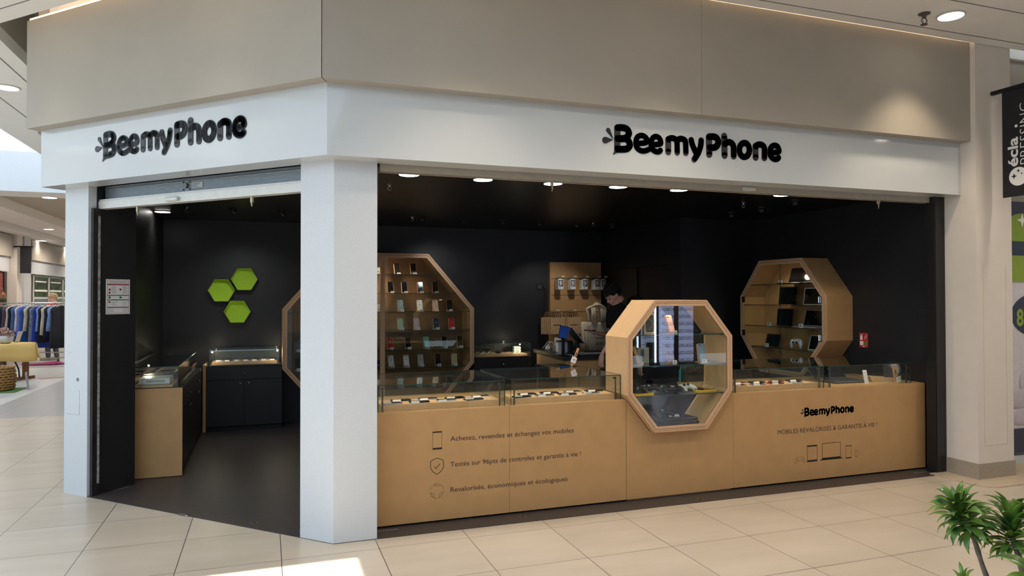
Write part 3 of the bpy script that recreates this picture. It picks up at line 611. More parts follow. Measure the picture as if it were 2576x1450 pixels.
# small ceiling fittings
dchrome = mat('dull_chrome', (150, 148, 145), 0.25, 0.9)
def sprinkler(x, y, z, lab, m_=dchrome, s_=1.0, group='sprinklers in the shop ceiling'):
    t = thing('sprinkler', lab, 'sprinkler', T(x, y, z) @ Matrix.Scale(s_, 4), group)
    MB().lathe([(0.026, 0), (0.026, -0.004), (0.012, -0.008), (0.009, -0.022)], n=16).obj('rose', m_, t)
    mb = MB()
    for sx in (-1, 1): mb.tube(spline([(0.008*sx, 0, -0.022), (0.017*sx, 0, -0.034), (0.004*sx, 0, -0.05)], 4), 0.0025, 6)
    mb.obj('frame_arm', m_, t); MB().lathe([(0.016, -0.05), (0.016, -0.053), (0.003, -0.054)], n=14).obj('deflector', m_, t)
for x, y, lab in ((0.31, 1.476, 'chrome ceiling sprinkler beside the corner pillar, nearest the opening'), (0.976, 3.84, 'chrome ceiling sprinkler farther back on the left, above the big octagon cabinet'), (3.349, 3.73, 'chrome ceiling sprinkler above the till area'), (3.974, 1.477, 'chrome ceiling sprinkler toward the right wall behind the lone light'), (-1.5, 3.665, 'chrome ceiling sprinkler above the entrance')): sprinkler(x, y, 2.6, lab)
sprinkler(4.226, -0.441, Z, 'dark ceiling sprinkler beside the bright recessed light above the right column', mat('dark_detector', (84, 72, 66), 0.5), 1.7, 'sprinklers in the mall ceiling')
spots = [(1.09, 3.80), (1.62, 3.857), (2.134, 3.83), (2.644, 3.86), (3.162, 3.847), (3.682, 3.837), (4.383, 2.223), (4.393, 1.717), (4.333, 1.132), (-1.044, 3.657), (-0.534, 3.753)]
words_ = ['above the middle of the big octagon cabinet', 'just right of the big octagon cabinet', 'above the back glass case', 'above the end of the back glass case', 'above the hanging accessory board', 'above the staff member', 'farthest in along the right wall', 'middle of three along the right wall', 'nearest of three along the right wall', 'left of two above the hexagons', 'right of two above the hexagons']
for (x, y), w_ in zip(spots, words_):
    t = thing('ceiling_spotlight', 'small black swivel ceiling spotlight '+w_, 'spotlight', T(x, y, 2.6), 'small black ceiling spotlights')
    MB().lathe([(0.042, 0), (0.042, -0.012), (0.03, -0.016)], n=16).obj('base', rubber, t)
    MB().cyl((0.0, 0, -0.012), (0.012, 0.012, -0.045), 0.026, 0.03, 14).obj('head', rubber, t)
    MB().sph((0.016, 0.012, -0.042), 0.011, 8, 6).obj('lens', mat('spot_lens', (200, 200, 200), 0.1, emit=(255, 250, 240), estr=0.5 if (x > 4) else 0.15), t)
lamp('spot_wash', 'SPOT', (1.6, 3.9, 2.5), 20, (0.95, 0.97, 1), spot_size=1.7, spot_blend=0.8, shadow_soft_size=0.1).rotation_euler = (math.radians(38), 0, 0)
lamp('spot_wash', 'SPOT', (3.2, 3.75, 2.55), 34, (1, 0.95, 0.88), spot_size=1.3, spot_blend=0.7, shadow_soft_size=0.04).rotation_euler = (math.radians(38), 0, 0)
lamp('spot_wash', 'SPOT', (-1.0, 3.5, 2.5), 26, (0.92, 0.96, 1), spot_size=1.7, spot_blend=0.8, shadow_soft_size=0.1).rotation_euler = (math.radians(36), 0, 0)

# ------------------------------------------------------------------ counters and cabinets
def knob(x, y, z, parent, axis='y'):
    mb = MB()
    if axis == 'y': mb.tube([(x, y, z), (x, y-0.012, z), (x, y-0.016, z), (x, y-0.022, z)], [0.005, 0.005, 0.011, 0.009], 12)
    else: mb.tube([(x, y, z), (x+0.012, y, z), (x+0.016, y, z), (x+0.022, y, z)], [0.005, 0.005, 0.011, 0.009], 12)
    return mb.obj('knob', chrome, parent, True)
CT = 0.81; FY = 0.375
def counter(name, x0, x1, label, panels, top=CT, depth=0.42):
    t = thing(name, label, 'counter', T(0, 0, 0), 'run of wooden front counters')
    MB().box(x0+0.005, x1-0.005, FY+0.03, FY+0.02+depth+0.0, 0.02, top-0.002).obj('body', mdf, t)
    MB().box(x0+0.02, x1-0.02, FY+0.05, FY+depth, 0.004, 0.02).obj('toe_kick', blackmetal, t)
    for a, b in panels: MB().rbox(a+0.0008, b-0.0008, FY, FY+0.019, 0.018, top, 0.0012).obj('front_panel', mdf, t)
    MB().box(x0, x1, FY+0.0195, FY+0.85, top-0.018, top).obj('counter_top', mdf, t)
    MB().box(x0+0.005, x1-0.005, FY+0.02+depth, FY+0.83, 0.02, top-0.02).obj('staff_side', black_lam, t)
    return t
c1 = counter('front_counter', 0.03, 2.0, 'wooden front counter with three lines of French wording beside the corner pillar', ((0.03, 1.022), (1.022, 2.0)))
# middle counter is cut out round the octagon cabinet
t = thing('front_counter', 'plain wooden counter section notched under the front octagon cabinet', 'counter', T(0, 0, 0), 'run of wooden front counters')
notch = [(2.002, 0.018), (3.008, 0.018), (3.008, 0.81), (2.922, 0.81), (2.709, 0.542), (2.211, 0.542), (2.002, 0.804)]
MB().prism(notch, FY, FY+0.019, 'y').obj('front_panel', mdf, t)
MB().box(2.006, 3.004, FY+0.33, FY+0.84, 0.02, 0.50).obj('body', black_lam, t)
MB().box(2.02, 2.99, FY+0.0195, FY+0.33, 0.004, 0.52).obj('inner_box', mdf, t)
c3 = counter('front_counter', 3.01, 5.165, 'wooden front counter printed with the shop name and small gadget outlines', ((3.01, 5.165),))
# wording on the counters
ink_text = mat('brown_black_ink', (58, 40, 38), 0.6)
for body, z, w_ in (('Achetez, revendez et échangez vos mobiles', 0.5806, 0.976), ('Testés sur 96pts de controles et garantis à vie !', 0.3955, 1.037), ('Revalorisés, économiques et écologiques', 0.2127, 0.923)):
    put_text('wording', body, T(0.568, FY, z), ink_text, c1, width=w_, height=0.036, bold=0.005)
def rect_outline(mb, x0, x1, z0, z1, w_): 
    mb.box(x0, x1, FY-0.0008, FY, z1-w_, z1).box(x0, x1, FY-0.0008, FY, z0, z0+w_).box(x0, x0+w_, FY-0.0008, FY, z0, z1).box(x1-w_, x1, FY-0.0008, FY, z0, z1)
a_, b_ = FY-0.0008, FY
mb = MB(); rect_outline(mb, 0.437, 0.506, 0.5277, 0.657, 0.0016); mb.box(0.437, 0.506, a_, b_, 0.648, 0.657).box(0.437, 0.506, a_, b_, 0.528, 0.540); mb.obj('phone_outline', ink, c1)
sh = spline([(0.469, 0.466), (0.515, 0.447), (0.518, 0.40), (0.500, 0.370), (0.469, 0.349), (0.438, 0.370), (0.421, 0.40), (0.423, 0.447), (0.469, 0.466)], 1)
mb = stroke(MB(), sh, 0.0042, a_, b_, n=8); stroke(mb, [(0.449, 0.407), (0.461, 0.391), (0.490, 0.423)], 0.0042, a_, b_, n=8); mb.obj('shield_outline', ink, c1)
mb = MB()
def leafline(cx, cz, ang, L_, w_):
    P = []
    for k in range(13):
        u = k/12; P.append((-L_/2+L_*u, w_*math.sin(pi*u)))
    P += [(x, -z*0.7) for x, z in P[::-1]]
    P = [(cx+x*math.cos(ang)-z*math.sin(ang), cz+x*math.sin(ang)+z*math.cos(ang)) for x, z in P]
    stroke(mb, P, 0.0016, a_, b_, n=6); stroke(mb, [(cx-L_*0.3*math.cos(ang), cz-L_*0.3*math.sin(ang)), (cx+L_*0.3*math.cos(ang), cz+L_*0.3*math.sin(ang))], 0.0013, a_, b_, n=6)
leafline(0.470, 0.272, -0.1, 0.054, 0.014); leafline(0.436, 0.201, -0.85, 0.052, 0.014); leafline(0.502, 0.204, 0.85, 0.052, 0.014)
for q0, q1 in ((100, 170), (5, 60), (225, 300)): stroke(mb, [(0.469+0.051*math.cos(math.radians(q)), 0.229+0.052*math.sin(math.radians(q))) for q in range(q0, q1, 8)], 0.0016, a_, b_, n=6)
mb.obj('leaf_circle_outline', mat('brown_ink', (92, 62, 38)), c1)
e_ = bpy.data.objects.new('lettering', logo('lettering', T(3.7505, FY, 0.575), 0.3675, 0.001, ink, c3, True).data) if False else logo('lettering', T(3.7505, FY, 0.575), 0.3675, 0.001, ink, c3, True)
put_text('wording', 'MOBILES REVALORISÉS & GARANTIS À VIE !', T(3.463, FY, 0.436), ink_text, c3, width=1.112, height=0.040)
mb = MB(); rect_outline(mb, 3.779, 3.889, 0.174, 0.318, 0.003); mb.box(3.779, 3.889, a_, b_, 0.306, 0.318).box(3.779, 3.889, a_, b_, 0.174, 0.190); mb.obj('tablet_outline', ink, c3)
mb = MB(); rect_outline(mb, 3.943, 4.150, 0.186, 0.327, 0.004); mb.prism([(3.921, 0.177), (4.174, 0.177), (4.172, 0.185), (3.923, 0.185)], a_, b_, 'y').box(3.943, 4.150, a_, b_, 0.184, 0.198); mb.obj('laptop_outline', ink, c3)
mb = MB(); rect_outline(mb, 4.209, 4.274, 0.172, 0.287, 0.0012); mb.box(4.209, 4.274, a_, b_, 0.280, 0.287).box(4.209, 4.274, a_, b_, 0.172, 0.182); mb.obj('phone_outline', ink, c3)
mb = MB(); stroke(mb, spline([(4.314, 0.185), (4.314, 0.226), (4.33, 0.231), (4.346, 0.226), (4.346, 0.185), (4.33, 0.180), (4.314, 0.185)], 2), 0.0016, a_, b_, n=6); stroke(mb, [(4.318, 0.229), (4.322, 0.238), (4.338, 0.238), (4.342, 0.229)], 0.0016, a_, b_, n=6); stroke(mb, [(4.318, 0.182), (4.322, 0.174), (4.338, 0.174), (4.342, 0.182)], 0.0016, a_, b_, n=6); mb.obj('watch_outline', mat('brown_ink', (92, 62, 38)), c3)
mb = MB(); pad = [(3.662, 0.222), (3.68, 0.226), (3.70, 0.222), (3.72, 0.226), (3.738, 0.222), (3.753, 0.185), (3.752, 0.175), (3.742, 0.173), (3.728, 0.190), (3.670, 0.190), (3.656, 0.173), (3.646, 0.175), (3.645, 0.185), (3.662, 0.222)]
stroke(mb, spline(pad, 3), 0.0018, a_, b_, n=6)
for cx in (3.672, 3.727): stroke(mb, [(cx+0.008, 0.204), (cx, 0.212), (cx-0.008, 0.204), (cx, 0.196), (cx+0.008, 0.204)], 0.0018, a_, b_, n=6)
mb.obj('controller_outline', mat('brown_ink', (92, 62, 38)), c3)

# side cabinet, back cabinets
def cabinet(name, label, Mx, wd, dp, doors, top=0.80, knobs=(), end_panel=False, group=None):
    t = thing(name, label, 'cabinet', Mx, group)
    MB().box(0.0, wd, 0.02, dp, 0.06, top-0.02).obj('body', black_lam, t); MB().box(0.01, wd-0.01, 0.05, dp-0.02, 0.004, 0.06).obj('plinth', rubber, t)
    MB().box(0.0, wd, 0.0, dp, top-0.02, top).obj('top_board', black_lam, t)
    x = 0
    for k, (w_, split) in enumerate(doors):
        dr = MB().rbox(x+0.002, x+w_-0.002, 0.0, 0.018, 0.065, (0.62 if split else top-0.024), 0.001).obj('door', black_lam, t)
        knob(x+(w_-0.05 if k % 2 == 0 else 0.05), 0.0, 0.58 if split else 0.5, dr)
        x += w_
    x = 0
    for k in range(0, len(doors)-1, 2):
        w_ = doors[k][0]+doors[k+1][0]
        dr = MB().rbox(x+0.002, x+w_-0.002, 0.0, 0.018, 0.624, top-0.024, 0.001).obj('drawer', black_lam, t); knob(x+w_/2, 0.0, 0.70, dr); x += w_
    return t
SW = Matrix(((0, -1, 0, -1.41), (1, 0, 0, 2.46), (0, 0, 1, 0), (0, 0, 0, 1)))   # side cabinet: front looks to +x
t = cabinet('side_cabinet', 'black low cabinet with wooden end panel just inside the entrance', SW, 1.94, 0.44, [(0.485, 1)]*4)
MB().rbox(-0.02, 0.0, -0.0, 0.44, 0.008, 0.806, 0.001).obj('end_panel', mdf, t)
cabinet('back_cabinet', 'black low cabinet with round knobs under the hexagons', T(-1.37, 4.59, 0), 0.865, 0.455, [(0.43, 1), (0.435, 1)], group='black cabinets along the back wall')
t = cabinet('back_cabinet', 'black low cabinet with round knobs between the big octagon cabinet and the till', T(1.96, 4.59, 0), 0.86, 0.455, [(0.43, 1), (0.43, 1)], group='black cabinets along the back wall')
o = MB().rbox(-1.408, -1.374, 4.575, 5.04, 0.008, 0.812, 0.001).obj('wooden_upright', mdf); tag(o, 'narrow wooden upright where the side and back cabinets meet', 'panel')

# glass cases -------------------------------------------------------
def glass_case(label, Mx, wd, dp, h, poles=True, platform=0.0425, group='glass cases on the front counters', boardmat=mdf_light, lights=True, estr=1.0):
    t = thing('glass_case', label, 'display case', Mx, group)
    g = 0.005
    def pane(nm, x0, x1, y0, y1, z0, z1, ax):
        mb = MB(); mb.box(x0, x1, y0, y1, z0, z1)
        for i, f in enumerate(mb.f): mb.m[i] = 0 if {'z': i in (0, 1), 'y': i in (2, 4), 'x': i in (3, 5)}[ax] else 1
        return mb.obj(nm, [glass, glass_edge], t)
    pane('front_pane', 0, wd, 0, g, 0.001, h, 'y'); pane('back_pane', 0, wd, dp-g, dp, 0.001, h, 'y')
    pane('side_pane', 0, g, g, dp-g, 0.001, h, 'x'); pane('side_pane', wd-g, wd, g, dp-g, 0.001, h, 'x'); pane('top_pane', 0, wd, 0, dp, h, h+0.006, 'z')
    if platform: MB().box(0.03, wd-0.03, 0.05, (0.30 if dp > 0.6 else dp-0.03), 0.0, platform).obj('display_board', boardmat, t)
    if lights:
        for x in ((0.035, wd-0.035) if poles else ()):
            MB().cyl((x, 0.022, 0.0), (x, 0.022, h-0.012), 0.006, n=8).obj('light_pole', mat('pole_grey', (58, 60, 60), 0.4, 0.4), t)
            MB().cyl((x, 0.022, h-0.02), (x, 0.05, h-0.024), 0.010, 0.008, 10).obj('lamp_head', mat('pole_grey', (58, 60, 60)), t)
        l = lamp('case_glow', 'AREA', (wd/2, 0.13, h-0.01), 0.6*estr, (1, 0.80, 0.58), shape='RECTANGLE', size=wd*0.8, size_y=0.03); l.parent = t; l.rotation_euler = (math.radians(25), 0, 0)
    return t
k1 = glass_case('glass display case on the front counter beside the corner pillar', T(0.05, 0.40, 0.8105), 0.945, 0.79, 0.185)
k2 = glass_case('glass display case on the front counter just left of the front octagon cabinet', T(1.04, 0.40, 0.8105), 0.925, 0.79, 0.19)
k3 = glass_case('glass display case on the front counter just right of the front octagon cabinet', T(3.03, 0.40, 0.8105), 0.965, 0.79, 0.19)
k4 = glass_case('glass display case at the right wall end of the front counter', T(4.045, 0.40, 0.8105), 0.975, 0.79, 0.185, platform=0.0)
def star_lamp(x, y, z, lab):
    t = thing('case_spotlight', lab, 'lamp', T(x, y, z), 'tiny bright lamps in the glass cases')
    MB().cyl((0, 0, -0.012), (0, 0, 0.004), 0.011, n=12).obj('housing', chrome, t); MB().sph((0, -0.004, -0.014), 0.009, 10, 6).obj('bulb', mat('bright_bulb', (255, 246, 230), emit=(255, 236, 206), estr=60), t)
    l = lamp('bulb_glow', 'POINT', (0, -0.01, -0.035), 2.0, (1, 0.84, 0.62), shadow_soft_size=0.01); l.parent = t
kb = glass_case('glass display case on the black cabinet under the hexagons', T(-1.345, 4.615, 0.8005), 0.81, 0.40, 0.185, poles=False, group='glass cases along the back wall', platform=0.03, lights=False)
kr = glass_case('glass display case on the black cabinet between big octagon and till', T(1.975, 4.615, 0.8005), 0.83, 0.40, 0.185, poles=False, group='glass cases along the back wall', platform=0.03, lights=False)
ks = glass_case('long glass display case on the side cabinet inside the entrance', Matrix(((0, -1, 0, -1.45), (1, 0, 0, 2.48), (0, 0, 1, 0.8065), (0, 0, 0, 1))), 1.84, 0.40, 0.185, poles=False, group='glass cases along the side wall', platform=0.02, lights=False)
star_lamp(-1.31, 4.66, 0.975, 'tiny bright lamp at the left end of the back glass case under the hexagons'); star_lamp(-0.56, 4.66, 0.975, 'tiny bright lamp at the right end of the back glass case under the hexagons')
star_lamp(2.66, 4.66, 0.975, 'tiny bright lamp in the back glass case beside the till'); star_lamp(-1.78, 3.1, 0.975, 'tiny bright lamp in the long side glass case')

# octagon cabinets -----------------------------------------------------
def octv(w_, h, cx, cz0, cz1):  # width, height; corner cut cx wide, side from cz0 to cz1
    return [(cx, 0), (w_-cx, 0), (w_, cz0), (w_, cz1), (w_-cx, h), (cx, h), (0, cz1), (0, cz0)]
def inset(P, d):
    n = len(P); out = []
    for i in range(n):
        a, b, c = Vector(P[i-1]), Vector(P[i]), Vector(P[(i+1) % n])
        e1 = (b-a).normalized(); e2 = (c-b).normalized(); n1 = Vector((-e1.y, e1.x)); n2 = Vector((-e2.y, e2.x))
        q = (n1+n2).normalized(); out.append(tuple(b+q*(d/max(0.2, q.dot(n1)))))
    return out
def span(P, z):   # inner width of the outline at height z
    xs = []
    for i in range(len(P)):
        a, b = P[i], P[(i+1) % len(P)]
        if (a[1]-z)*(b[1]-z) <= 0 and abs(a[1]-b[1]) > 1e-6: xs.append(a[0]+(b[0]-a[0])*(z-a[1])/(b[1]-a[1]))
    return min(xs), max(xs)
def octagon(name, label, Mx, P, dp, fr, shelves, back=True, backglass=False, mullion=False, double=False, woodm=mdf_light, backm=mdf, front_glass=True):
    t = thing(name, label, 'display cabinet', Mx, 'octagonal wooden display cabinets')
    I1 = inset(P, fr*0.28); I2 = inset(P, fr*0.52); I3 = inset(P, fr)
    MB().ring(P, inset(P, 0.022), 0.0182, dp).obj('shell', woodm, t)
    MB().ring(P, I1, 0, 0.018).ring(inset(P, fr*0.34), I2, -0.002, 0.018).ring(inset(P, fr*0.58), I3, -0.002, 0.018).obj('front_frame', mdf_edge, t)
    MB().ring(I1, inset(P, fr*0.35), 0.003, 0.017).ring(I2, inset(P, fr*0.59), 0.003, 0.017).obj('frame_groove', groove, t)
    J = inset(P, 0.0225)
    if back: MB().prism(J, dp-0.014, dp-0.002, 'y').obj('back_panel', backm, t)
    def pane(nm, Q, y):
        mb = MB(); mb.prism(Q, y, y+0.005, 'y'); 
        for i in range(2, len(mb.f)): mb.m[i] = 1
        return mb.obj(nm, [glass, glass_edge], t)
    K = inset(P, fr+0.001)
    if mullion:
        m0 = P[0][0]+(P[1][0]-P[0][0])/2
        MB().box(m0-0.03, m0+0.03, -0.002, 0.03, fr, P[4][1]-fr).obj('middle_post', mdf_edge, t)
    if front_glass:
        if double:
            m0 = (K[0][0]+K[1][0])/2
            pane('glass_door', [K[0], (m0-0.002, K[0][1]), (m0-0.002, K[5][1]), K[5], K[6], K[7]], 0.008)
            pane('glass_door', [(m0+0.002, K[0][1]), K[1], K[2], K[3], K[4], (m0+0.002, K[4][1])], 0.008)
        else: pane('glass_pane', K, 0.008)
    if backglass: pane('rear_pane', K, dp-0.02)
    for z in shelves:
        a, b = span(J, z); mb = MB().box(a+0.004, b-0.004, 0.03, dp-0.03, z-0.004, z+0.004)
        for i in range(2, 6): mb.m[i] = 1
        mb.obj('glass_shelf', [glass, glass_edge], t)
    return t
def oct_lamp(t, x, y, z, e=6):
    MB().lathe([(0.03, 0), (0.03, -0.006), (0.001, -0.007)], (x, y, z), 18).obj('lamp_disc', led_warm, t)
    l = lamp('cabinet_glow', 'SPOT', (x, y, z-0.02), e, (1, 0.8, 0.58), spot_size=2.6, spot_blend=0.7, shadow_soft_size=0.03); l.parent = t
P1 = octv(2.45, 2.175, 0.62, 0.72, 1.455)
o1 = octagon('octagon_cabinet', 'huge wooden octagon wall cabinet with rows of phones behind the corner pillar', T(-0.503, 4.50, 0.02), P1, 0.54, 0.055, [0.423-0.02, 0.675, 0.913, 1.166, 1.411, 1.655, 1.902], mullion=True, woodm=mdf, backm=mat('brown_back_board', (150, 112, 74), 0.5, var=0.06))
oct_lamp(o1, 1.42, 0.1, 2.145, 16); oct_lamp(o1, 0.9, 0.1, 2.145, 10)
P2 = octv(0.978, 1.052, 0.245, 0.305, 0.757)
o2 = octagon('octagon_cabinet', 'pale wooden octagon showcase set into the front counter', T(1.971, 0.30, 0.546), P2, 0.37, 0.047, [0.285, 0.525, 0.77], back=False, backglass=True, woodm=mdf_light)
oct_lamp(o2, 0.49, 0.15, 1.026, 2.2)
mb = MB()
for z in (0.285, 0.525, 0.77):
    a, b = span(P2, z)
    for x in (a+0.05, b-0.05): mb.lathe([(0.009, -0.016), (0.009, -0.004)], (x, 0.06, z), 10)
mb.obj('shelf_clip', chrome, o2)
M3 = Matrix(((0, 1, 0, 4.84), (-1, 0, 0, 2.67), (0, 0, 1, 0.735), (0, 0, 0, 1)))
P3 = octv(1.405, 1.315, 0.352, 0.425, 0.893)
o3 = octagon('octagon_cabinet', 'wooden octagon cabinet with tablets and laptops fixed to the right wall', M3, P3, 0.358, 0.055, [0.292, 0.54, 0.79, 1.032], double=True, woodm=mdf, backm=mdf)
oct_lamp(o3, 0.66, 0.08, 1.288, 9)
for z in (0.855, 0.45):
    MB().box(0.050, 0.078, -0.012, 0.008, z-0.035, z+0.035).obj('door_lock', blackmetal, o3)
    MB().box(1.405-0.10, 1.405-0.05, -0.006, 0.03, z-0.04, z+0.04).cyl((1.32, -0.012, z-0.03), (1.32, -0.012, z+0.03), 0.008, n=8).obj('hinge', chrome, o3)
# ================================================================== THE GOODS
def rrect(w_, h, r, n=4):   # rounded rectangle outline centred in x, from z=0
    P = []
    for cx, cz, a0 in ((w_/2-r, h-r, 0), (-w_/2+r, h-r, 90), (-w_/2+r, r, 180), (w_/2-r, r, 270)):
        for k in range(n+1): a = math.radians(a0+90*k/n); P.append((cx+r*math.cos(a), cz+r*math.sin(a)))
    return P
PCOL = {'black': (22, 23, 27), 'navy': (34, 52, 84), 'steel blue': (112, 128, 136), 'white': (214, 212, 208), 'rose gold': (206, 172, 150), 'pale green': (168, 196, 172), 'lilac': (170, 158, 176), 'red': (186, 34, 48), 'mint': (132, 186, 170), 'silver': (176, 176, 180), 'gold': (186, 168, 132), 'dark grey': (66, 66, 68), 'peach gold': (226, 172, 128), 'light blue': (140, 158, 176), 'purple': (150, 146, 178), 'space grey': (96, 98, 102)}
def pmat(c): return mat('phone_'+c.replace(' ', '_'), PCOL[c], 0.25, 0.2, var=0.02)
def make_phone(colour, front, w_=0.072, h=0.146, lab='', Mx=None, cams=2, group=None, sc=phone_black):
    """upright phone, standing on z=0, the visible face towards -y"""
    t = thing('phone', lab, 'phone', Mx, group)
    d = 0.008; mb = MB(); mb.prism(rrect(w_, h, 0.010), -d/2+0.001, d/2-0.001, 'y'); mb.prism(rrect(w_-0.002, h-0.002, 0.010), -d/2, -d/2+0.001, 'y'); mb.prism(rrect(w_-0.002, h-0.002, 0.010), d/2-0.001, d/2, 'y')
    for i, v in enumerate(mb.v[len(rrect(w_, h, .01))*2:]): pass
    mb.obj('body', pmat(colour), t)
    if front:
        m = MB(); m.prism([(x, z+0.003) for x, z in rrect(w_-0.005, h-0.006, 0.008)], -d/2-0.0006, -d/2, 'y'); m.obj('screen', sc, t)
    else:
        m = MB(); m.prism([(x-w_/2+0.018, z+h-0.034) for x, z in rrect(0.026, 0.028, 0.007)], -d/2-0.0012, -d/2, 'y')
        for k in range(cams): m.cyl((-w_/2+0.013+0.010*(k % 2), -d/2-0.0022, h-0.012-0.010*(k//2)-0.009*(k % 2)), (-w_/2+0.013+0.010*(k % 2), -d/2, h-0.012-0.010*(k//2)-0.009*(k % 2)), 0.0042, n=10, mi=1)
        m.obj('camera_bump', [pmat(colour), phone_black], t)
        m = MB(); m.prism([(0.0065*math.cos(2*pi*k/12), h*0.55+0.007*math.sin(2*pi*k/12)) for k in range(12)], -d/2-0.0005, -d/2, 'y'); m.obj('emblem', pmat('silver') if colour not in ('silver', 'white') else pmat('dark grey'), t)
    return t
def make_stand(lab, Mx, w_=0.082, h=0.152, tilt=0.30, group=None, tagx=0.0):
    """wooden phone rest: leaning back board, foot and a white price tag"""
    t = thing('phone_stand', lab, 'display stand', Mx, group)
    B = Matrix.Rotation(-tilt, 4, 'X')
    mb = MB(); mb.L = B; mb.box(-w_/2, w_/2, 0.006, 0.012, 0.004, h); mb.L = Matrix.Identity(4); mb.box(-w_/2, w_/2, -0.022, 0.055, 0.0, 0.004); mb.obj('wooden_rest', mat('ply_stand', (206, 152, 104), 0.55, var=0.05), t)
    tg = MB(); tg.box(tagx-0.024, tagx+0.024, -0.026, -0.022, 0.0, 0.024); tg.obj('price_tag', paper, t)
    tk = MB(); tk.box(tagx-0.018, tagx+0.004, -0.0265, -0.026, 0.013, 0.017).box(tagx-0.018, tagx+0.016, -0.0265, -0.026, 0.006, 0.009); tk.obj('tag_print', ink, t)
    return t
def phone_on_stand(x, y, z, colour, front, lab_p, lab_s, rot=0.0, tilt=0.30, cams=2, gp=None, gs=None, F=None, tagx=0.012):
    F = F or Matrix.Identity(4)
    B = F @ T(x, y, z, rot)
    make_stand(lab_s, B, tilt=tilt, group=gs, tagx=tagx)
    make_phone(colour, front, lab=lab_p, Mx=B @ Matrix.Rotation(-tilt, 4, 'X') @ T(0, 0.0005, 0.0105), cams=cams, group=gp)
ORD = ['first', 'second', 'third', 'fourth', 'fifth', 'sixth', 'seventh']
rows = [('top', 1.9268, [(0.957, 'black', 1), (1.176, 'black', 1)]),
        ('second highest', 1.6798, [(0.871, 'black', 1), (1.056, 'navy', 1), (1.270, 'black', 1), (1.474, 'dark grey', 1)]),
        ('third highest', 1.4358, [(1.003, 'steel blue', 0), (1.264, 'white', 0), (1.478, 'rose gold', 0), (1.674, 'black', 1)]),
        ('fourth highest', 1.1908, [(1.003, 'pale green', 0), (1.223, 'lilac', 0), (1.488, 'navy', 0), (1.702, 'red', 0)]),
        ('fifth highest', 0.9378, [(0.865, 'red', 0), (1.103, 'black', 1), (1.352, 'mint', 0), (1.602, 'black', 1), (1.820, 'black', 1)]),
        ('sixth highest', 0.6998, [(0.878, 'white', 0), (1.080, 'white', 0), (1.275, 'silver', 0), (1.511, 'black', 1), (1.740, 'gold', 0)]),
        ('lowest', 0.4278, [(1.004, 'silver', 0), (1.253, 'silver', 0), (1.440, 'gold', 0), (1.580, 'black', 1)])]
for rn, z, row in rows:
    for k, (x, c, fr) in enumerate(row):
        place = f'{ORD[k]} from the post, {rn} shelf of huge octagon'
        phone_on_stand(x, 4.74, z, c, fr, f'{c} phone showing its {"screen" if fr else "back"}, {place}', f'stand of the {c} phone, {place}', rot=0.12-0.05*k, gp='phones in the huge octagon cabinet', gs='phone stands in the huge octagon cabinet')
for rn, z, cols in (('fifth highest', 0.9378, 'space grey'), ('sixth highest', 0.6998, 'black')):
    phone_on_stand(-0.315, 4.72, z, cols, 0 if cols != 'black' else 1, f'{cols} phone left of the pillar on the {rn} shelf of the huge octagon', f'stand of the {cols} phone left of the pillar, {rn} octagon shelf', gp='phones in the huge octagon cabinet', gs='phone stands in the huge octagon cabinet')
# small boxes seen beside the middle post
for z, c, lab in ((1.9268, (222, 220, 216), 'white gadget box beside the middle post on the top octagon shelf'), (1.4358, (220, 216, 212), 'white gadget box beside the middle post on the third highest octagon shelf'), (0.6998, (20, 20, 22), 'black gadget box with white L mark beside the post on the sixth octagon shelf')):
    t = thing('gadget_box', lab, 'box', T(0.70, 4.70, z))
    MB().rbox(-0.075, 0.075, 0, 0.05, 0, 0.09, 0.002).obj('carton', mat('box_%d' % c[0], c, 0.5), t)
    MB().box(-0.05, 0.01, -0.0012, 0, 0.03, 0.036).box(-0.05, -0.043, -0.0012, 0, 0.03, 0.065).box(0.03, 0.06, -0.0012, 0, 0.03, 0.06).obj('print', (ink if c[0] > 100 else paper), t)

# phones lying flat in the front cases, each behind a little price card
def flat_phone(x, y, z, rot, colour, lab, labt, gp, gt, F=None, front=1):
    F = F or Matrix.Identity(4)
    Mx = F @ T(x, y, z+0.0045) @ Matrix.Rotation(rot, 4, 'Z') @ Matrix.Rotation(-pi/2, 4, 'X')
    make_phone(colour, front, lab=lab, Mx=Mx, group=gp)
    t = thing('price_card', labt, 'price card', F @ T(x-0.01, y-0.028, z, rot), gt)
    MB().prism([(0, 0), (0.022, 0), (0.004, 0.016)], -0.026, 0.026, 'x').obj('card', paper, t)
cols = ['navy', 'black', 'space grey', 'black', 'white', 'black', 'lilac', 'dark grey']
for nm, x0, zt, wd, lab in (('pillar', 0.10, 0.8535, 0.84, 'case beside the corner pillar'), ('mid', 1.10, 0.8535, 0.80, 'case left of the front octagon'), ('oct', 3.10, 0.8535, 0.82, 'case right of the front octagon')):
    for r_, y in enumerate((0.515, 0.630)):
        for k in range(4):
            c = cols[(k*3+r_*5+len(nm)) % 8]; place = f'{ORD[k]} in the {"front" if r_ == 0 else "back"} row, {lab}'
            if nm == 'oct' and k % 2 == 0: c = 'red' if k == 2 else 'peach gold'
            x = x0+0.06+k*wd/4.1+0.09*r_; ang = pi/2+0.22-0.13*((k+r_) % 3)
            make_phone(c, 1, lab=f'{c} flat phone, {place}', Mx=T(x+0.075, y, zt+0.0045) @ Matrix.Rotation(ang, 4, 'Z') @ Matrix.Rotation(-pi/2, 4, 'X'), group='phones lying in the front cases')
            t = thing('price_card', f'card at {c} phone, {place}', 'price card', T(x-0.035, y-0.052, zt, 0.1*((k+r_) % 3)-0.1), 'price cards in the front cases')
            MB().prism([(0, 0), (0.024, 0), (0.004, 0.017)], -0.030, 0.030, 'x').obj('card', paper, t)
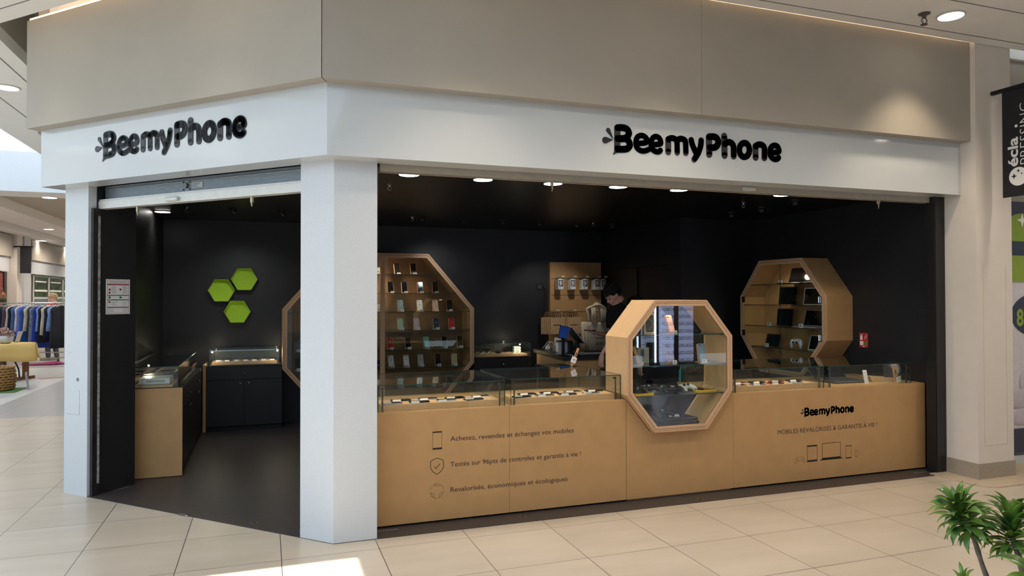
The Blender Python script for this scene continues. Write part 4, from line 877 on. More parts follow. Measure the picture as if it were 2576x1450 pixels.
# wooden price stick standing on the second case
t = thing('price_stick', 'slim leaning wooden stick with a white label on top of the middle glass case', 'label holder', T(1.86, 1.12, 1.0075) @ Matrix.Rotation(0.42, 4, 'Y'))
MB().box(-0.011, 0.011, 0, 0.004, 0.005, 0.175).obj('stick', mat('ply_stand', (206, 152, 104)), t)
MB().box(-0.026, 0.024, -0.003, 0, 0.035, 0.088).obj('label_card', paper, t); MB().box(-0.012, 0.012, -0.004, -0.003, 0.062, 0.067).obj('label_print', ink, t); MB().box(-0.004, 0.004, -0.0005, 0, 0.10, 0.135).obj('slot_mark', ink, t)

# last case: laptop lid, slip of paper, open carton, shop card
t = thing('laptop', 'dark grey laptop standing with its lid up in the case at the right wall', 'laptop', T(4.50, 0.72, 0.8115))
MB().rbox(-0.2, 0.2, -0.14, 0.12, 0.001, 0.016, 0.003).obj('keyboard_deck', mat('laptop_grey', (70, 72, 76), 0.4, 0.3), t)
mb = MB(); mb.L = T(0, 0.13, 0.014, 0, -0.85); mb.rbox(-0.2, 0.2, -0.006, 0.0, 0, 0.2, 0.002); mb.obj('lid', mat('laptop_grey', (70, 72, 76)), t)
mb = MB(); mb.L = T(0, 0.13, 0.014, 0, -0.85); mb.box(-0.19, 0.19, -0.0075, -0.0061, 0.01, 0.19); mb.obj('screen', phone_black, t)
t = MB(T(4.58, 0.50, 0.8115)).add([(-0.025+0.05*u, -0.01+0.03*v, 0.125*v*1.0+0.0) for v in (0, .25, .5, .75, 1) for u in (0, 1)]+[(-0.025+0.05*u, -0.0092+0.03*v, 0.125*v) for v in (0, .25, .5, .75, 1) for u in (0, 1)], [(0, 1, 3, 2), (2, 3, 5, 4), (4, 5, 7, 6), (6, 7, 9, 8), (11, 10, 12, 13), (13, 12, 14, 15), (15, 14, 16, 17), (17, 16, 18, 19)]).obj('paper_slip', paper); tag(t, 'curled white paper slip leaning inside the case at the right wall', 'paper')
t = thing('card_tray', 'open shallow cardboard tray in the case at the right wall', 'tray', T(4.845, 0.64, 0.8115, -0.04))
MB().box(-0.1, 0.14, -0.06, 0.06, 0.0, 0.003).prism([(-0.1, 0), (0.14, 0), (0.16, 0.03), (-0.13, 0.055)], -0.062, -0.059, 'y').prism([(-0.1, 0), (0.14, 0), (0.16, 0.03), (-0.13, 0.055)], 0.059, 0.062, 'y').prism([(-0.1, 0), (-0.097, 0), (-0.127, 0.055), (-0.13, 0.055)], -0.06, 0.06, 'y').obj('carton', mat('kraft_card', (176, 150, 112), 0.7), t)
t = thing('shop_card', 'leaning wooden card printed with the bee letter in the case at the right wall', 'display card', T(4.955, 0.50, 0.8115, 0.25) @ Matrix.Rotation(-0.25, 4, 'Y'))
MB().box(-0.034, 0.034, 0, 0.004, 0.005, 0.165).obj('board', mat('ply_stand', (206, 152, 104)), t)
put_text('letter_b_print', 'B', T(-0.008, 0, 0.085), ink, t, height=0.035, bold=0.05); MB().box(-0.03, 0.045, -0.02, -0.016, 0.0, 0.052).obj('price_tag', paper, t); MB().box(-0.012, 0.03, -0.0208, -0.02, 0.03, 0.034).obj('tag_print', ink, t)

# ---------------- front octagon showcase (local x from 1.971, z from 0.546)
ox, oz = 1.971, 0.546
phone_on_stand(2.475, 0.45, oz+0.7758, 'peach gold', 0, 'peach gold phone with three lenses on the top glass shelf of the front octagon', 'wooden stand under the peach gold phone in the front octagon', rot=0.35, cams=3, tagx=0.0)
phone_on_stand(2.485, 0.47, oz+0.5298, 'purple', 0, 'purple phone on the middle glass shelf of the front octagon', 'wooden stand under the purple phone in the front octagon', rot=0.35, tagx=0.0)
phone_on_stand(2.765, 0.45, oz+0.5298, 'light blue', 0, 'light blue phone at the right of the middle glass shelf of the front octagon', 'wooden stand under the light blue phone in the front octagon', rot=0.0, tagx=0.0, tilt=0.15)
phone_on_stand(2.15, 0.42, oz+0.5298, 'rose gold', 0, 'rose gold phone seen edge-on at the left of the middle shelf of the front octagon', 'wooden stand under the edge-on rose gold phone in the front octagon', rot=0.95, tilt=0.30)
t = thing('phone_box', 'pale phone box printed with a swirl on the top shelf of the front octagon', 'box', T(2.29, 0.50, oz+0.775, 0.05))
MB().rbox(-0.055, 0.055, 0, 0.03, 0, 0.165, 0.002).obj('carton', mat('champagne_box', (206, 194, 170), 0.5), t)
MB().prism([(x, z+0.012) for x, z in rrect(0.076, 0.142, 0.012)], -0.0012, 0, 'y').obj('phone_print', mat('print_taupe', (84, 76, 68), 0.3), t)
mb = MB(); stroke(mb, spline([(-0.03, 0.14), (0.0, 0.115), (0.022, 0.09), (0.018, 0.06), (-0.012, 0.03)], 4), 0.006, -0.002, -0.001); mb.obj('swirl_print', mat('print_pale', (160, 150, 136), 0.3), t)
t = thing('phone_box', 'grey phone box printed with a camera corner on the middle shelf of the front octagon', 'box', T(2.24, 0.52, oz+0.5298, 0.15))
MB().rbox(-0.06, 0.06, 0, 0.03, 0, 0.13, 0.002).obj('carton', mat('grey_box', (140, 138, 132), 0.5), t)
mb = MB(); mb.prism([(x-0.01, z+0.055) for x, z in rrect(0.034, 0.06, 0.012)], -0.002, 0, 'y'); mb.obj('camera_print', phone_black, t)
def console(x, y, z, rot, colour, lab):
    t = thing('handheld_console', lab, 'games console', T(x, y, z, rot))
    m_ = mat('console_'+str(colour[0]), colour, 0.4)
    L2 = 0.104; mb = MB(); mb.prism([(-L2, -0.02), (-L2+0.02, -0.045), (L2-0.02, -0.045), (L2, -0.02), (L2, 0.02), (L2-0.02, 0.045), (-L2+0.02, 0.045), (-L2, 0.02)], 0.0, 0.013, 'z'); mb.obj('shell', m_, t)
    MB().box(-0.064, 0.064, -0.037, 0.037, 0.013, 0.0142).obj('screen', phone_black, t)
    MB().cyl((-0.082, 0.015, 0.013), (-0.082, 0.015, 0.022), 0.008, n=12).obj('thumb_stick', mat('console_grey', (120, 118, 114), 0.5), t); MB().cyl((0.082, -0.012, 0.013), (0.082, -0.012, 0.022), 0.008, n=12).obj('thumb_stick', mat('console_grey', (120, 118, 114)), t)
console(2.165, 0.42, oz+0.2895, 0.05, (222, 176, 44), 'yellow handheld games console at the left of the lower shelf of the front octagon')
console(2.775, 0.44, oz+0.2895, 0.02, (222, 176, 44), 'yellow handheld games console at the right of the lower shelf of the front octagon')
def gamepad(name, lab, Mx, colour, mark, group=None):
    """a pad lying on z=0, handles towards -y"""
    t = thing(name, lab, 'game controller', Mx, group); m_ = mat('pad_%d_%d' % (colour[0], colour[2]), colour, 0.4)
    mb = MB(); mb.sph((0, 0.01, 0.03), (0.058, 0.032, 0.02), 16, 8)
    for s_ in (-1, 1): mb.tube([(0.045*s_, 0.02, 0.032), (0.066*s_, 0.0, 0.03), (0.074*s_, -0.03, 0.024), (0.070*s_, -0.058, 0.016)], [0.024, 0.024, 0.020, 0.013], 12); mb.sph((0.070*s_, -0.058, 0.016), 0.0128, 10, 6)
    o = mb.obj('shell', m_, t, True)
    MB().rbox(-0.026, 0.026, -0.004, 0.03, 0.046, 0.052, 0.002).obj('touch_pad', mat('pad_mark', mark, 0.35), t)
    for s_ in (-1, 1): MB().cyl((0.028*s_, -0.010, 0.042), (0.028*s_, -0.010, 0.058), 0.009, 0.011, 12).obj('thumb_stick', rubber, t)
    return t
gamepad('game_controller', 'white game controller on the lower shelf of the front octagon', T(2.625, 0.50, oz+0.292, 0.4), (220, 218, 214), (200, 200, 200))
gamepad('game_controller', 'black game controller beside the white one on the lower octagon shelf', T(2.455, 0.43, oz+0.292, -0.2), (40, 38, 46), (30, 30, 34))
gamepad('game_controller', 'dark grey game controller at the left of the lower octagon shelf', T(2.30, 0.545, oz+0.292, 0.2), (52, 50, 50), (30, 30, 34))
t = thing('game_console', 'large black games console lying on the floor of the front octagon', 'games console', T(2.47, 0.47, oz+0.024, 0.03))
mb = MB(); mb.rbox(-0.205, 0.205, -0.10, 0.10, 0.008, 0.036, 0.006); mb.rbox(-0.195, 0.195, -0.09, 0.10, 0.0, 0.010, 0.003); mb.rbox(-0.20, 0.20, -0.095, 0.10, 0.040, 0.062, 0.006); mb.box(-0.19, 0.19, -0.085, 0.09, 0.034, 0.042); mb.obj('casing', mat('console_black', (26, 26, 28), 0.35), t)
MB().box(0.02, 0.05, -0.1012, -0.0995, 0.02, 0.026).box(0.15, 0.16, -0.1012, -0.0995, 0.018, 0.028).obj('front_ports', mat('port_grey', (110, 110, 112), 0.4), t)
MB(T(2.50, 0.47, oz+0.087)).prism([(-0.045, 0), (0.045, 0), (0.035, 0.014), (-0.032, 0.014)], -0.012, 0.012, 'y').obj('price_card_wide', paper); tag(bpy.data.objects['price_card_wide'], 'white price card on the large black console in the front octagon', 'price card')
bpy.data.objects['price_card_wide'].name = 'price_card'
gamepad('game_controller', 'black game controller resting on the large console in the front octagon', T(2.40, 0.50, oz+0.0865, 0.1), (28, 28, 30), (24, 24, 26))

# ---------------- right octagon: local frame M3 (x from the far side to the near side, y into the wall)
def tablet(name, lab, x, y, z, w_, h, tilt, rot=0.0, rim=(26, 26, 28), cat='tablet', stand=True, F=M3):
    B = F @ T(x, y, z+0.003, rot) @ Matrix.Rotation(-tilt, 4, 'X')
    t = thing(name, lab, cat, B)
    mb = MB(); mb.prism(rrect(w_, h, 0.009), -0.004, 0.004, 'y'); mb.obj('body', mat('tablet_rim_%d' % rim[0], rim, 0.35, 0.2), t)
    m = MB(); m.prism([(px_, pz+0.009) for px_, pz in rrect(w_-0.020, h-0.018, 0.004)], -0.0046, -0.004, 'y'); m.obj('screen', phone_black, t)
    if stand: MB().box(-0.03, 0.03, 0.005, 0.05, 0.030, 0.034).box(-0.03, 0.03, 0.0045, 0.008, 0.012, h*0.5).obj('rest', mat('ply_stand', (206, 152, 104)), t)
    return t
def tag3(x, z, lab, F=M3, y=0.05):
    t = thing('price_tag', lab, 'price tag', F @ T(x, y, z), 'price tags in the right octagon cabinet'); MB().box(-0.03, 0.03, 0, 0.006, 0, 0.04).obj('card', paper, t)
    MB().box(-0.018, 0.012, -0.0008, 0, 0.022, 0.030).box(-0.022, 0.02, -0.0008, 0, 0.010, 0.015).obj('tag_print', ink, t)
def laptop3(lab, x, y, z, w_, d, ang, rot=0.0, rim=(40, 40, 42)):
    t = thing('laptop', lab, 'laptop', M3 @ T(x, y, z, rot)); m_ = mat('laptop_rim_%d' % rim[0], rim, 0.35, 0.4)
    MB().rbox(-w_/2, w_/2, -d*0.45, d*0.5, 0.0, 0.012, 0.002).obj('keyboard_deck', m_, t)
    mb = MB(); mb.L = T(0, d*0.5, 0.012, 0, -ang); mb.rbox(-w_/2, w_/2, -0.005, 0.0, 0, d*0.92, 0.0015); mb.obj('lid', m_, t)
    mb = MB(); mb.L = T(0, d*0.5, 0.012, 0, -ang); mb.box(-w_/2+0.006, w_/2-0.006, -0.0062, -0.0051, 0.008, d*0.92-0.006); mb.obj('screen', phone_black, t)
laptop3('black laptop with its lid up on the top shelf of the right octagon cabinet', 0.76, 0.15, 1.0365, 0.33, 0.20, 0.35, 0.12)
tag3(0.66, 1.0365, 'white price tag before the laptop on the top shelf of the right octagon')
tablet('tablet', 'large black tablet standing upright on the second shelf of the right octagon cabinet', 0.64, 0.16, 0.7945, 0.28, 0.205, 0.10, 0.0)
tablet('tablet', 'white framed tablet at the near end of the second shelf of the right octagon', 1.06, 0.15, 0.7945, 0.26, 0.19, 0.15, 0.15, (196, 196, 196))
tablet('tablet', 'black tablet standing left on the third shelf of the right octagon cabinet', 0.58, 0.17, 0.5445, 0.25, 0.20, 0.08, 0.0)
tag3(0.46, 0.5445, 'white price tag before the black tablet on the third shelf of the right octagon')
laptop3('thin silver laptop with its black screen open on the third shelf of the right octagon', 1.0, 0.15, 0.5445, 0.34, 0.2, 0.28, 0.1, (176, 176, 178))
tag3(0.98, 0.5445, 'white price tag before the silver laptop on the third shelf of the right octagon')
tablet('tablet', 'rounded black tablet on the lowest shelf of the right octagon cabinet', 0.42, 0.12, 0.2965, 0.26, 0.15, 0.25, -0.1)
tag3(0.42, 0.2965, 'white price tag before the rounded tablet on the lowest shelf of the right octagon')
gamepad('game_controller', 'white game controller with black centre on the lowest shelf of the right octagon', M3 @ T(0.81, 0.14, 0.372) @ Matrix.Rotation(math.radians(72), 4, 'X') @ T(0, 0, -0.03), (214, 214, 220), (24, 24, 28))
tablet('tablet', 'small white framed tablet tilted on the lowest shelf of the right octagon', 1.07, 0.13, 0.2965, 0.12, 0.17, 0.35, 0.2, (206, 206, 206))

# ---------------- cases along the back and side
kd = [('white', 0), ('black', 1), ('white', 0), ('silver', 1), ('navy', 1), ('white', 0), ('black', 1)]
for k, (c, fr) in enumerate(kd):
    flat_phone(-1.24+k*0.105, 4.80, 0.8335, 0.1-0.03*k, c, f'{c} flat phone, {ORD[k]} from the left in the case under the hexagons', f'price card at the {ORD[k]} phone of the case under the hexagons', 'phones in the back case under the hexagons', 'price cards in the back case under the hexagons', front=fr)
for k in range(3):
    t = thing('folded_card', f'small white folded card, {ORD[k]} from the left in the back case beside the till', 'card', T(2.08+k*0.09, 4.78, 0.8335), 'folded cards in the back case beside the till')
    MB().prism([(-0.035, 0), (0, 0.03), (0.035, 0), (0.03, 0), (0, 0.026), (-0.03, 0)], -0.03, 0.03, 'y').obj('card', paper, t); MB().prism([(-0.02, 0.0135), (-0.006, 0.0255), (-0.007, 0.0265), (-0.021, 0.0145)], -0.031, -0.0302, 'y').obj('print', pmat('purple'), t)
t = thing('computer_mouse', 'small black computer mouse in the back case beside the till', 'mouse', T(2.38, 4.76, 0.856)); MB().sph((0, 0, 0.002), (0.05, 0.03, 0.026), 18, 10).obj('shell', rubber, t, True); MB().cyl((-0.03, 0, 0.018), (-0.022, 0, 0.022), 0.005, n=8).obj('wheel', pmat('dark grey'), t)
t = thing('cable_bundle', 'small heap of coiled pale cables in the back case beside the till', 'cables', T(2.52, 4.80, 0.8335))
for k in range(3): MB().tube([(0.03*math.cos(a)+0.03*k-0.03, 0.02*math.sin(a), 0.003+0.004*k) for a in [2*pi*i/14 for i in range(14)]], 0.0028, 6, closed=True).obj('coil', mat('cable_peach', (206, 168, 142), 0.6), t)
for k in range(5):
    t = thing('charger_box', f'small pale green charger box, {ORD[k]} in the stack under the lamp beside the till', 'box', T(2.66+0.008*(k % 2), 4.80+0.0*k, 0.8335+0.0181*k, 0.1*(k % 2)), 'charger boxes in the back case beside the till')
    MB().rbox(-0.05, 0.05, -0.03, 0.03, 0, 0.018, 0.0015).obj('carton', mat('pale_green_box', (206, 222, 206), 0.5), t)
    MB().box(-0.03, 0.02, -0.0306, -0.03, 0.006, 0.012).obj('print', ink_soft, t)
# side case goods (local frame of the case: x runs back from the entrance, y towards the wall)
FS = Matrix(((0, -1, 0, -1.45), (1, 0, 0, 2.48), (0, 0, 1, 0.8285), (0, 0, 0, 1)))
t = thing('white_gadget_box', 'large white flat box at the entrance end of the long side glass case', 'box', FS @ T(0.23, 0.21, 0, 0.0)); MB().rbox(-0.14, 0.14, -0.13, 0.13, 0, 0.055, 0.004).obj('carton', mat('white_box', (226, 228, 228), 0.45), t); MB().box(-0.1402, -0.139, -0.09, 0.07, 0.02, 0.038).obj('print', mat('box_print', (150, 170, 176)), t)
t = thing('black_gadget_box', 'flat black box behind the white box in the long side glass case', 'box', FS @ T(0.62, 0.2, 0)); MB().rbox(-0.12, 0.12, -0.13, 0.13, 0, 0.05, 0.004).obj('carton', rubber, t); MB().box(-0.1206, -0.12, -0.06, 0.05, 0.02, 0.03).obj('print', pmat('dark grey'), t)
t = thing('green_gadget_box', 'small lime green box near the entrance end of the long side glass case', 'box', FS @ T(0.44, 0.30, 0)); MB().rbox(-0.035, 0.035, -0.05, 0.05, 0, 0.06, 0.003).obj('carton', mat('lime_box', (176, 206, 60), 0.5), t); MB().box(-0.036, -0.035, -0.03, 0.03, 0.02, 0.04).obj('print', paper, t)
for k in range(5):
    c = ['white', 'black', 'silver', 'black', 'gold'][k]
    flat_phone(0.85+0.19*k, 0.18, 0, 0.1*k, c, f'{c} flat phone, {ORD[k]} beyond the black box in the side case', f'price card at the {ORD[k]} phone of the long side case', 'phones in the long side case', 'price cards in the long side case', F=FS)
# ================================================================== TILL AREA
top_black = mat('worktop_black', (26, 26, 28), 0.32, var=0.1)
t = thing('cash_desk', 'wooden cash desk with thick black top behind the counter', 'desk', T(0, 0, 0))
MB().prism([(2.69, 3.19), (3.22, 3.19), (3.22, 3.86), (3.80, 3.86), (3.80, 4.55), (2.82, 4.55)], 0.855, 0.90, 'z').obj('black_top', top_black, t)
MB().prism([(2.73, 3.22), (3.19, 3.22), (3.19, 3.90), (3.76, 3.90), (3.76, 4.52), (2.86, 4.52)], 0.01, 0.855, 'z').obj('body', mdf, t)
MB().prism([(2.75, 3.24), (3.17, 3.24), (3.17, 4.4), (2.87, 4.4)], 0.002, 0.012, 'z').obj('plinth', rubber, t)
t = thing('counter_flap', 'dark lifting counter flap between the front counter and the cash desk', 'counter flap', T(0, 0, 0))
MB().prism([(2.35, 3.28), (2.44, 2.62), (2.75, 2.62), (2.68, 3.28)], 0.78, 0.815, 'z').obj('board', top_black, t)
MB().box(2.38, 2.62, 3.18, 3.24, 0.004, 0.78).obj('leg_panel', black_lam, t)
# till screens
BL = (0.30, 0.17)
t = thing('customer_screen', 'till screen glowing blue and leaning back on the cash desk', 'screen', T(2.76, 3.30, 0.90))
mb = MB(); mb.rbox(-0.06, 0.06, -0.02, 0.10, 0.001, 0.012, 0.003); mb.box(-0.02, 0.02, 0.065, 0.08, 0.012, 0.26); mb.obj('stand', blackmetal, t)
_X = Vector((0.10, -0.04, -0.02)).normalized(); _Z = Vector((0.085, 0.03, 0.143)); _Z = (_Z-_X*_Z.dot(_X)).normalized(); _Y = _Z.cross(_X)
SM = Matrix(((_X.x, _Y.x, _Z.x, -0.036), (_X.y, _Y.y, _Z.y, -0.005), (_X.z, _Y.z, _Z.z, 0.214), (0, 0, 0, 1)))
mb = MB(SM); mb.rbox(-0.06, 0.06, 0.0, 0.010, 0.0, 0.165, 0.003); mb.obj('casing', blackmetal, t)
mb = MB(SM); mb.box(-0.052, 0.052, -0.001, 0.0, 0.014, 0.157); mb.obj('screen', mat('blue_screen', (18, 44, 92), 0.2, emit=(22, 66, 150), estr=0.28), t)
mb = MB(SM); mb.box(0.058, 0.0612, 0.0, 0.0115, 0.0, 0.165); mb.obj('silver_edge', pmat('silver'), t)
t = thing('till_screen', 'large dark till monitor seen from behind, leaning towards the staff member', 'monitor', T(2.98, 3.50, 0.90))
mb = MB(); mb.rbox(-0.09, 0.09, -0.08, 0.08, 0.001, 0.02, 0.004); mb.L = T(0.03, 0, 0.02); mb.rbox(-0.022, 0.022, -0.02, 0.02, 0, 0.19, 0.004); mb.obj('foot', blackmetal, t)
SM = T(0.0, 0.0, 0.235) @ Matrix.Rotation(0.85, 4, 'Y')
mb = MB(SM); mb.rbox(-0.13, 0.13, -0.10, 0.14, 0.0, 0.014, 0.004); mb.obj('casing', mat('till_casing', (38, 40, 44), 0.4), t)
mb = MB(SM); mb.box(-0.12, 0.12, -0.092, 0.132, 0.0141, 0.0152); mb.obj('screen', phone_black, t)
mb = MB(SM); mb.box(-0.131, 0.131, -0.1012, -0.0998, 0.002, 0.012); mb.obj('bright_edge', pmat('silver'), t)
t = thing('receipt_printer', 'grey white receipt printer on the cash desk under the blue screen', 'printer', T(2.93, 3.78, 0.90, -0.15))
MB().rbox(-0.075, 0.055, -0.08, 0.08, 0.001, 0.145, 0.012).obj('casing', mat('printer_grey', (190, 192, 192), 0.5), t)
MB().rbox(0.057, 0.12, -0.08, 0.08, 0.001, 0.15, 0.01).obj('black_side', rubber, t)
MB().rbox(-0.07, 0.11, -0.07, 0.07, 0.147, 0.158, 0.003).obj('lid', rubber, t)
t = thing('glue_bottle', 'small clear bottle with a long pointed nozzle on the cash desk', 'bottle', T(2.90, 3.98, 0.90))
MB().lathe([(0.001, 0.001), (0.022, 0.001), (0.024, 0.01), (0.024, 0.06), (0.018, 0.075), (0.010, 0.08)], n=18).obj('body', mat('cloudy_plastic', (150, 156, 156), 0.3), t, True)
MB().lathe([(0.012, 0.08), (0.012, 0.094), (0.005, 0.097), (0.0015, 0.145)], n=12).obj('nozzle', mat('milky_plastic', (214, 216, 216), 0.4), t)
t = thing('phone_cable', 'white charging lead looped over a white plug on the back of the cash desk', 'cable', T(2.98, 4.40, 0.90))
MB().rbox(-0.025, 0.025, -0.02, 0.02, 0.001, 0.05, 0.004).obj('plug', mat('white_plastic', (214, 216, 218), 0.4), t)
MB().tube(spline([(-0.08, 0, 0.02), (-0.06, -0.02, 0.05), (-0.02, -0.02, 0.095), (0.0, -0.02, 0.11), (0.015, -0.02, 0.085), (-0.05, -0.02, 0.01), (-0.03, -0.02, 0.05), (0.03, -0.02, 0.1), (0.06, -0.02, 0.095), (0.075, -0.02, 0.06)], 4), 0.004, 6).obj('lead', mat('white_plastic', (214, 216, 218)), t)
t = thing('card_terminal_case', 'long black pouch lying at the back of the cash desk', 'pouch', T(3.28, 4.38, 0.90)); MB().rbox(-0.17, 0.14, -0.06, 0.06, 0.001, 0.065, 0.02).obj('pouch', rubber, t); MB().tube(spline([(-0.02, -0.0, 0.065), (0.03, 0, 0.09), (0.1, 0, 0.064)], 5), 0.004, 6).obj('strap', blackmetal, t)
t = thing('packet', 'white hanging packet with a red base on the cash desk behind the screen', 'packet', T(3.02, 4.14, 0.90)); MB().rbox(-0.045, 0.045, 0.0, 0.02, 0.055, 0.175, 0.003).obj('white_card', paper, t); MB().rbox(-0.03, 0.05, -0.002, 0.022, 0.001, 0.055, 0.003).obj('red_base', mat('packet_red', (150, 32, 34), 0.5), t)
t = thing('desk_papers', 'stack of clipped papers and black folders along the edge of the cash desk', 'papers', T(3.07, 3.315, 0.90, 0.04))
for k in range(4): MB().box(-0.14+0.02*k, 0.12+0.015*k, -0.10, 0.05, 0.0245+0.006*k, 0.0285+0.006*k).obj('folder', (rubber if k % 2 else paper), t)
MB().rbox(-0.16, 0.14, -0.12, 0.06, 0.001, 0.024, 0.003).obj('keyboard_tray', rubber, t)
MB(T(2.86, 3.50, 0.90)).tube(spline([(0.0, -0.20, 0.01), (-0.06, -0.02, 0.01), (-0.10, 0.12, 0.008), (-0.02, 0.18, 0.01), (0.03, 0.1, 0.012), (-0.04, 0.0, 0.02)], 5), 0.005, 6).obj('white_cable', mat('white_plastic', (214, 216, 218))); tag(bpy.data.objects['white_cable'], 'white cable trailing round the printer on the cash desk', 'cable')

# hanging board on the back wall
t = thing('accessory_board', 'tall wooden slatted board with three grey rails on the black back wall', 'display board', T(3.255, 4.985, 0.0))
MB().rbox(0.0, 0.835, 0.0, 0.06, 0.73, 2.14, 0.001).obj('board', mdf, t); MB().box(0.0, 0.835, 0.061, 0.0649, 0.75, 2.12).obj('back_frame', mdf_edge, t)
for z in (1.897, 1.651, 1.405): MB().box(0.02, 0.828, -0.003, 0.0, z-0.005, z+0.005).obj('rail', mat('rail_grey', (96, 96, 98), 0.35, 0.5), t)
def hook(x, z, lab, L_=0.2):
    t = thing('display_hook', lab, 'hook', T(x, 4.982, z), 'clear hooks on the accessory board')
    MB().box(-0.02, 0.02, -0.006, 0.0, -0.02, 0.012).tube([(0, -0.004, 0.0), (0, -L_, 0.0), (0, -L_-0.006, 0.018)], 0.0028, 6).tube([(0, -0.004, 0.010), (0, -L_-0.03, 0.03)], 0.0025, 6).obj('prong', mat('hook_grey', (110, 108, 106), 0.3, 0.3), t)
    MB().box(-0.026, 0.026, -L_-0.034, -L_-0.031, 0.012, 0.036).obj('label_holder', mat('label_beige', (206, 188, 162), 0.5), t)
def earbud_box(lab, Mx, g):
    t = thing('accessory_box', lab, 'box', Mx, g)
    MB().rbox(-0.040, 0.040, 0.0, 0.026, -0.165, -0.018, 0.002).box(-0.012, 0.012, 0.010, 0.012, -0.020, -0.008).obj('carton', paper, t)
    MB().box(-0.033, 0.034, -0.0008, 0, -0.125, -0.030).obj('dark_print', mat('print_dark', (34, 32, 48), 0.4), t)
    mb = MB(); stroke(mb, spline([(-0.015, -0.115), (-0.012, -0.08), (-0.018, -0.06), (-0.008, -0.045), (0.0, -0.065), (0.004, -0.095)], 3), 0.013, -0.0015, -0.0008); stroke(mb, [(0.012, -0.108), (0.020, -0.05), (0.008, -0.045)], 0.009, -0.0015, -0.0008); mb.obj('cable_print', mat('print_white', (206, 204, 206), 0.5), t)
    MB().box(-0.030, 0.0, -0.0008, 0, -0.142, -0.137).box(-0.030, -0.005, -0.0008, 0, -0.150, -0.147).box(0.022, 0.03, -0.0008, 0, -0.151, -0.143).obj('wording', ink, t); return t
hx = [3.36, 3.555, 3.75, 3.945, 4.05]
first = None; cnt = ['first', 'second', 'third', 'fourth', 'last']
for i, x in enumerate(hx):
    hook(x, 1.897, f'clear hook holding the {cnt[i]} stack of white boxes along the top rail')
    for k in range(5):
        Mx = T(x-0.004*(4-k), 4.787+0.034*k, 1.900-0.002*k, 0.05)
        lab = f'white accessory box, {"front one" if k == 0 else ORD[k]+" from the front"} on the {cnt[i]} hook'
        if first is None: first = earbud_box(lab, Mx, 'white accessory boxes on the board')
        else: copy_tree(first, Mx, lab)
kraft = mat('kraft_paper', (186, 152, 110), 0.75, var=0.07, scale=30)
def paper_bag(lab, Mx, g):
    t = thing('paper_bag', lab, 'paper bag', Mx, g)
    mb = MB(); n = 9
    vs = []
    for z, y0 in ((-0.30, 0.0), (-0.22, -0.003), (-0.14, 0.002), (-0.055, 0.0)):
        for s_ in (0, 1): vs += [(-0.105+0.21*i/(n-1), y0+0.012*s_+0.002*math.sin(i*1.9+z*20), z+(0.003*math.sin(i*2.1) if z == -0.30 else 0)) for i in range(n)]
    fs = []
    for r_ in range(3):
        for i in range(n-1): a = r_*2*n+i; b = a+2*n; fs += [(a, a+1, b+1, b), (a+n+1, a+n, b+n, b+n+1)]
        a = r_*2*n; fs += [(a+n, a, a+2*n, a+3*n), (a+n-1, a+2*n-1, a+4*n-1, a+3*n-1)]
    fs += [tuple(range(n))+tuple(range(2*n-1, n-1, -1)), tuple(range(6*n+n-1, 6*n-1, -1))+tuple(range(7*n, 8*n))]
    mb.add(vs, fs); mb.obj('sack', kraft, t)
    MB().box(-0.105, 0.105, -0.0035, -0.0015, -0.215, -0.212).obj('fold_line', mat('kraft_fold', (140, 108, 74), 0.8), t)
    for yy in (0.0, 0.012): MB().tube(spline([(-0.05, yy, -0.065), (-0.05, yy, -0.02), (-0.03, yy, 0.012), (0, yy, 0.018), (0.03, yy, 0.012), (0.05, yy, -0.02), (0.05, yy, -0.065)], 4), 0.0045, 6).obj('handle', mat('kraft_twist', (120, 86, 58), 0.8), t)
    logo('print', T(-0.055, -0.004, -0.175), 0.075, 0.0004, ink, t, True); return t
first = None
for i, (x, nb) in enumerate(((3.25, 6), (3.52, 5))):
    hook(x+0.03, 1.405, f'clear hook holding the {["left", "right"][i]} bundle of paper bags on the lowest rail')
    for k in range(nb):
        Mx = T(x+0.03-0.016*k, 4.775+0.033*k, 1.385-0.004*(k % 2), 0.05*(k % 3-1))
        lab = f'brown kraft paper bag, {"front one" if k == 0 else ORD[k]+" from the front"} in the {["left", "right"][i]} hanging bundle'
        if first is None: first = paper_bag(lab, Mx, 'kraft paper bags hanging on the board')
        else: copy_tree(first, Mx, lab)
hook(3.95, 1.405, 'clear hook at the right end of the lowest rail beside the staff member', 0.1)
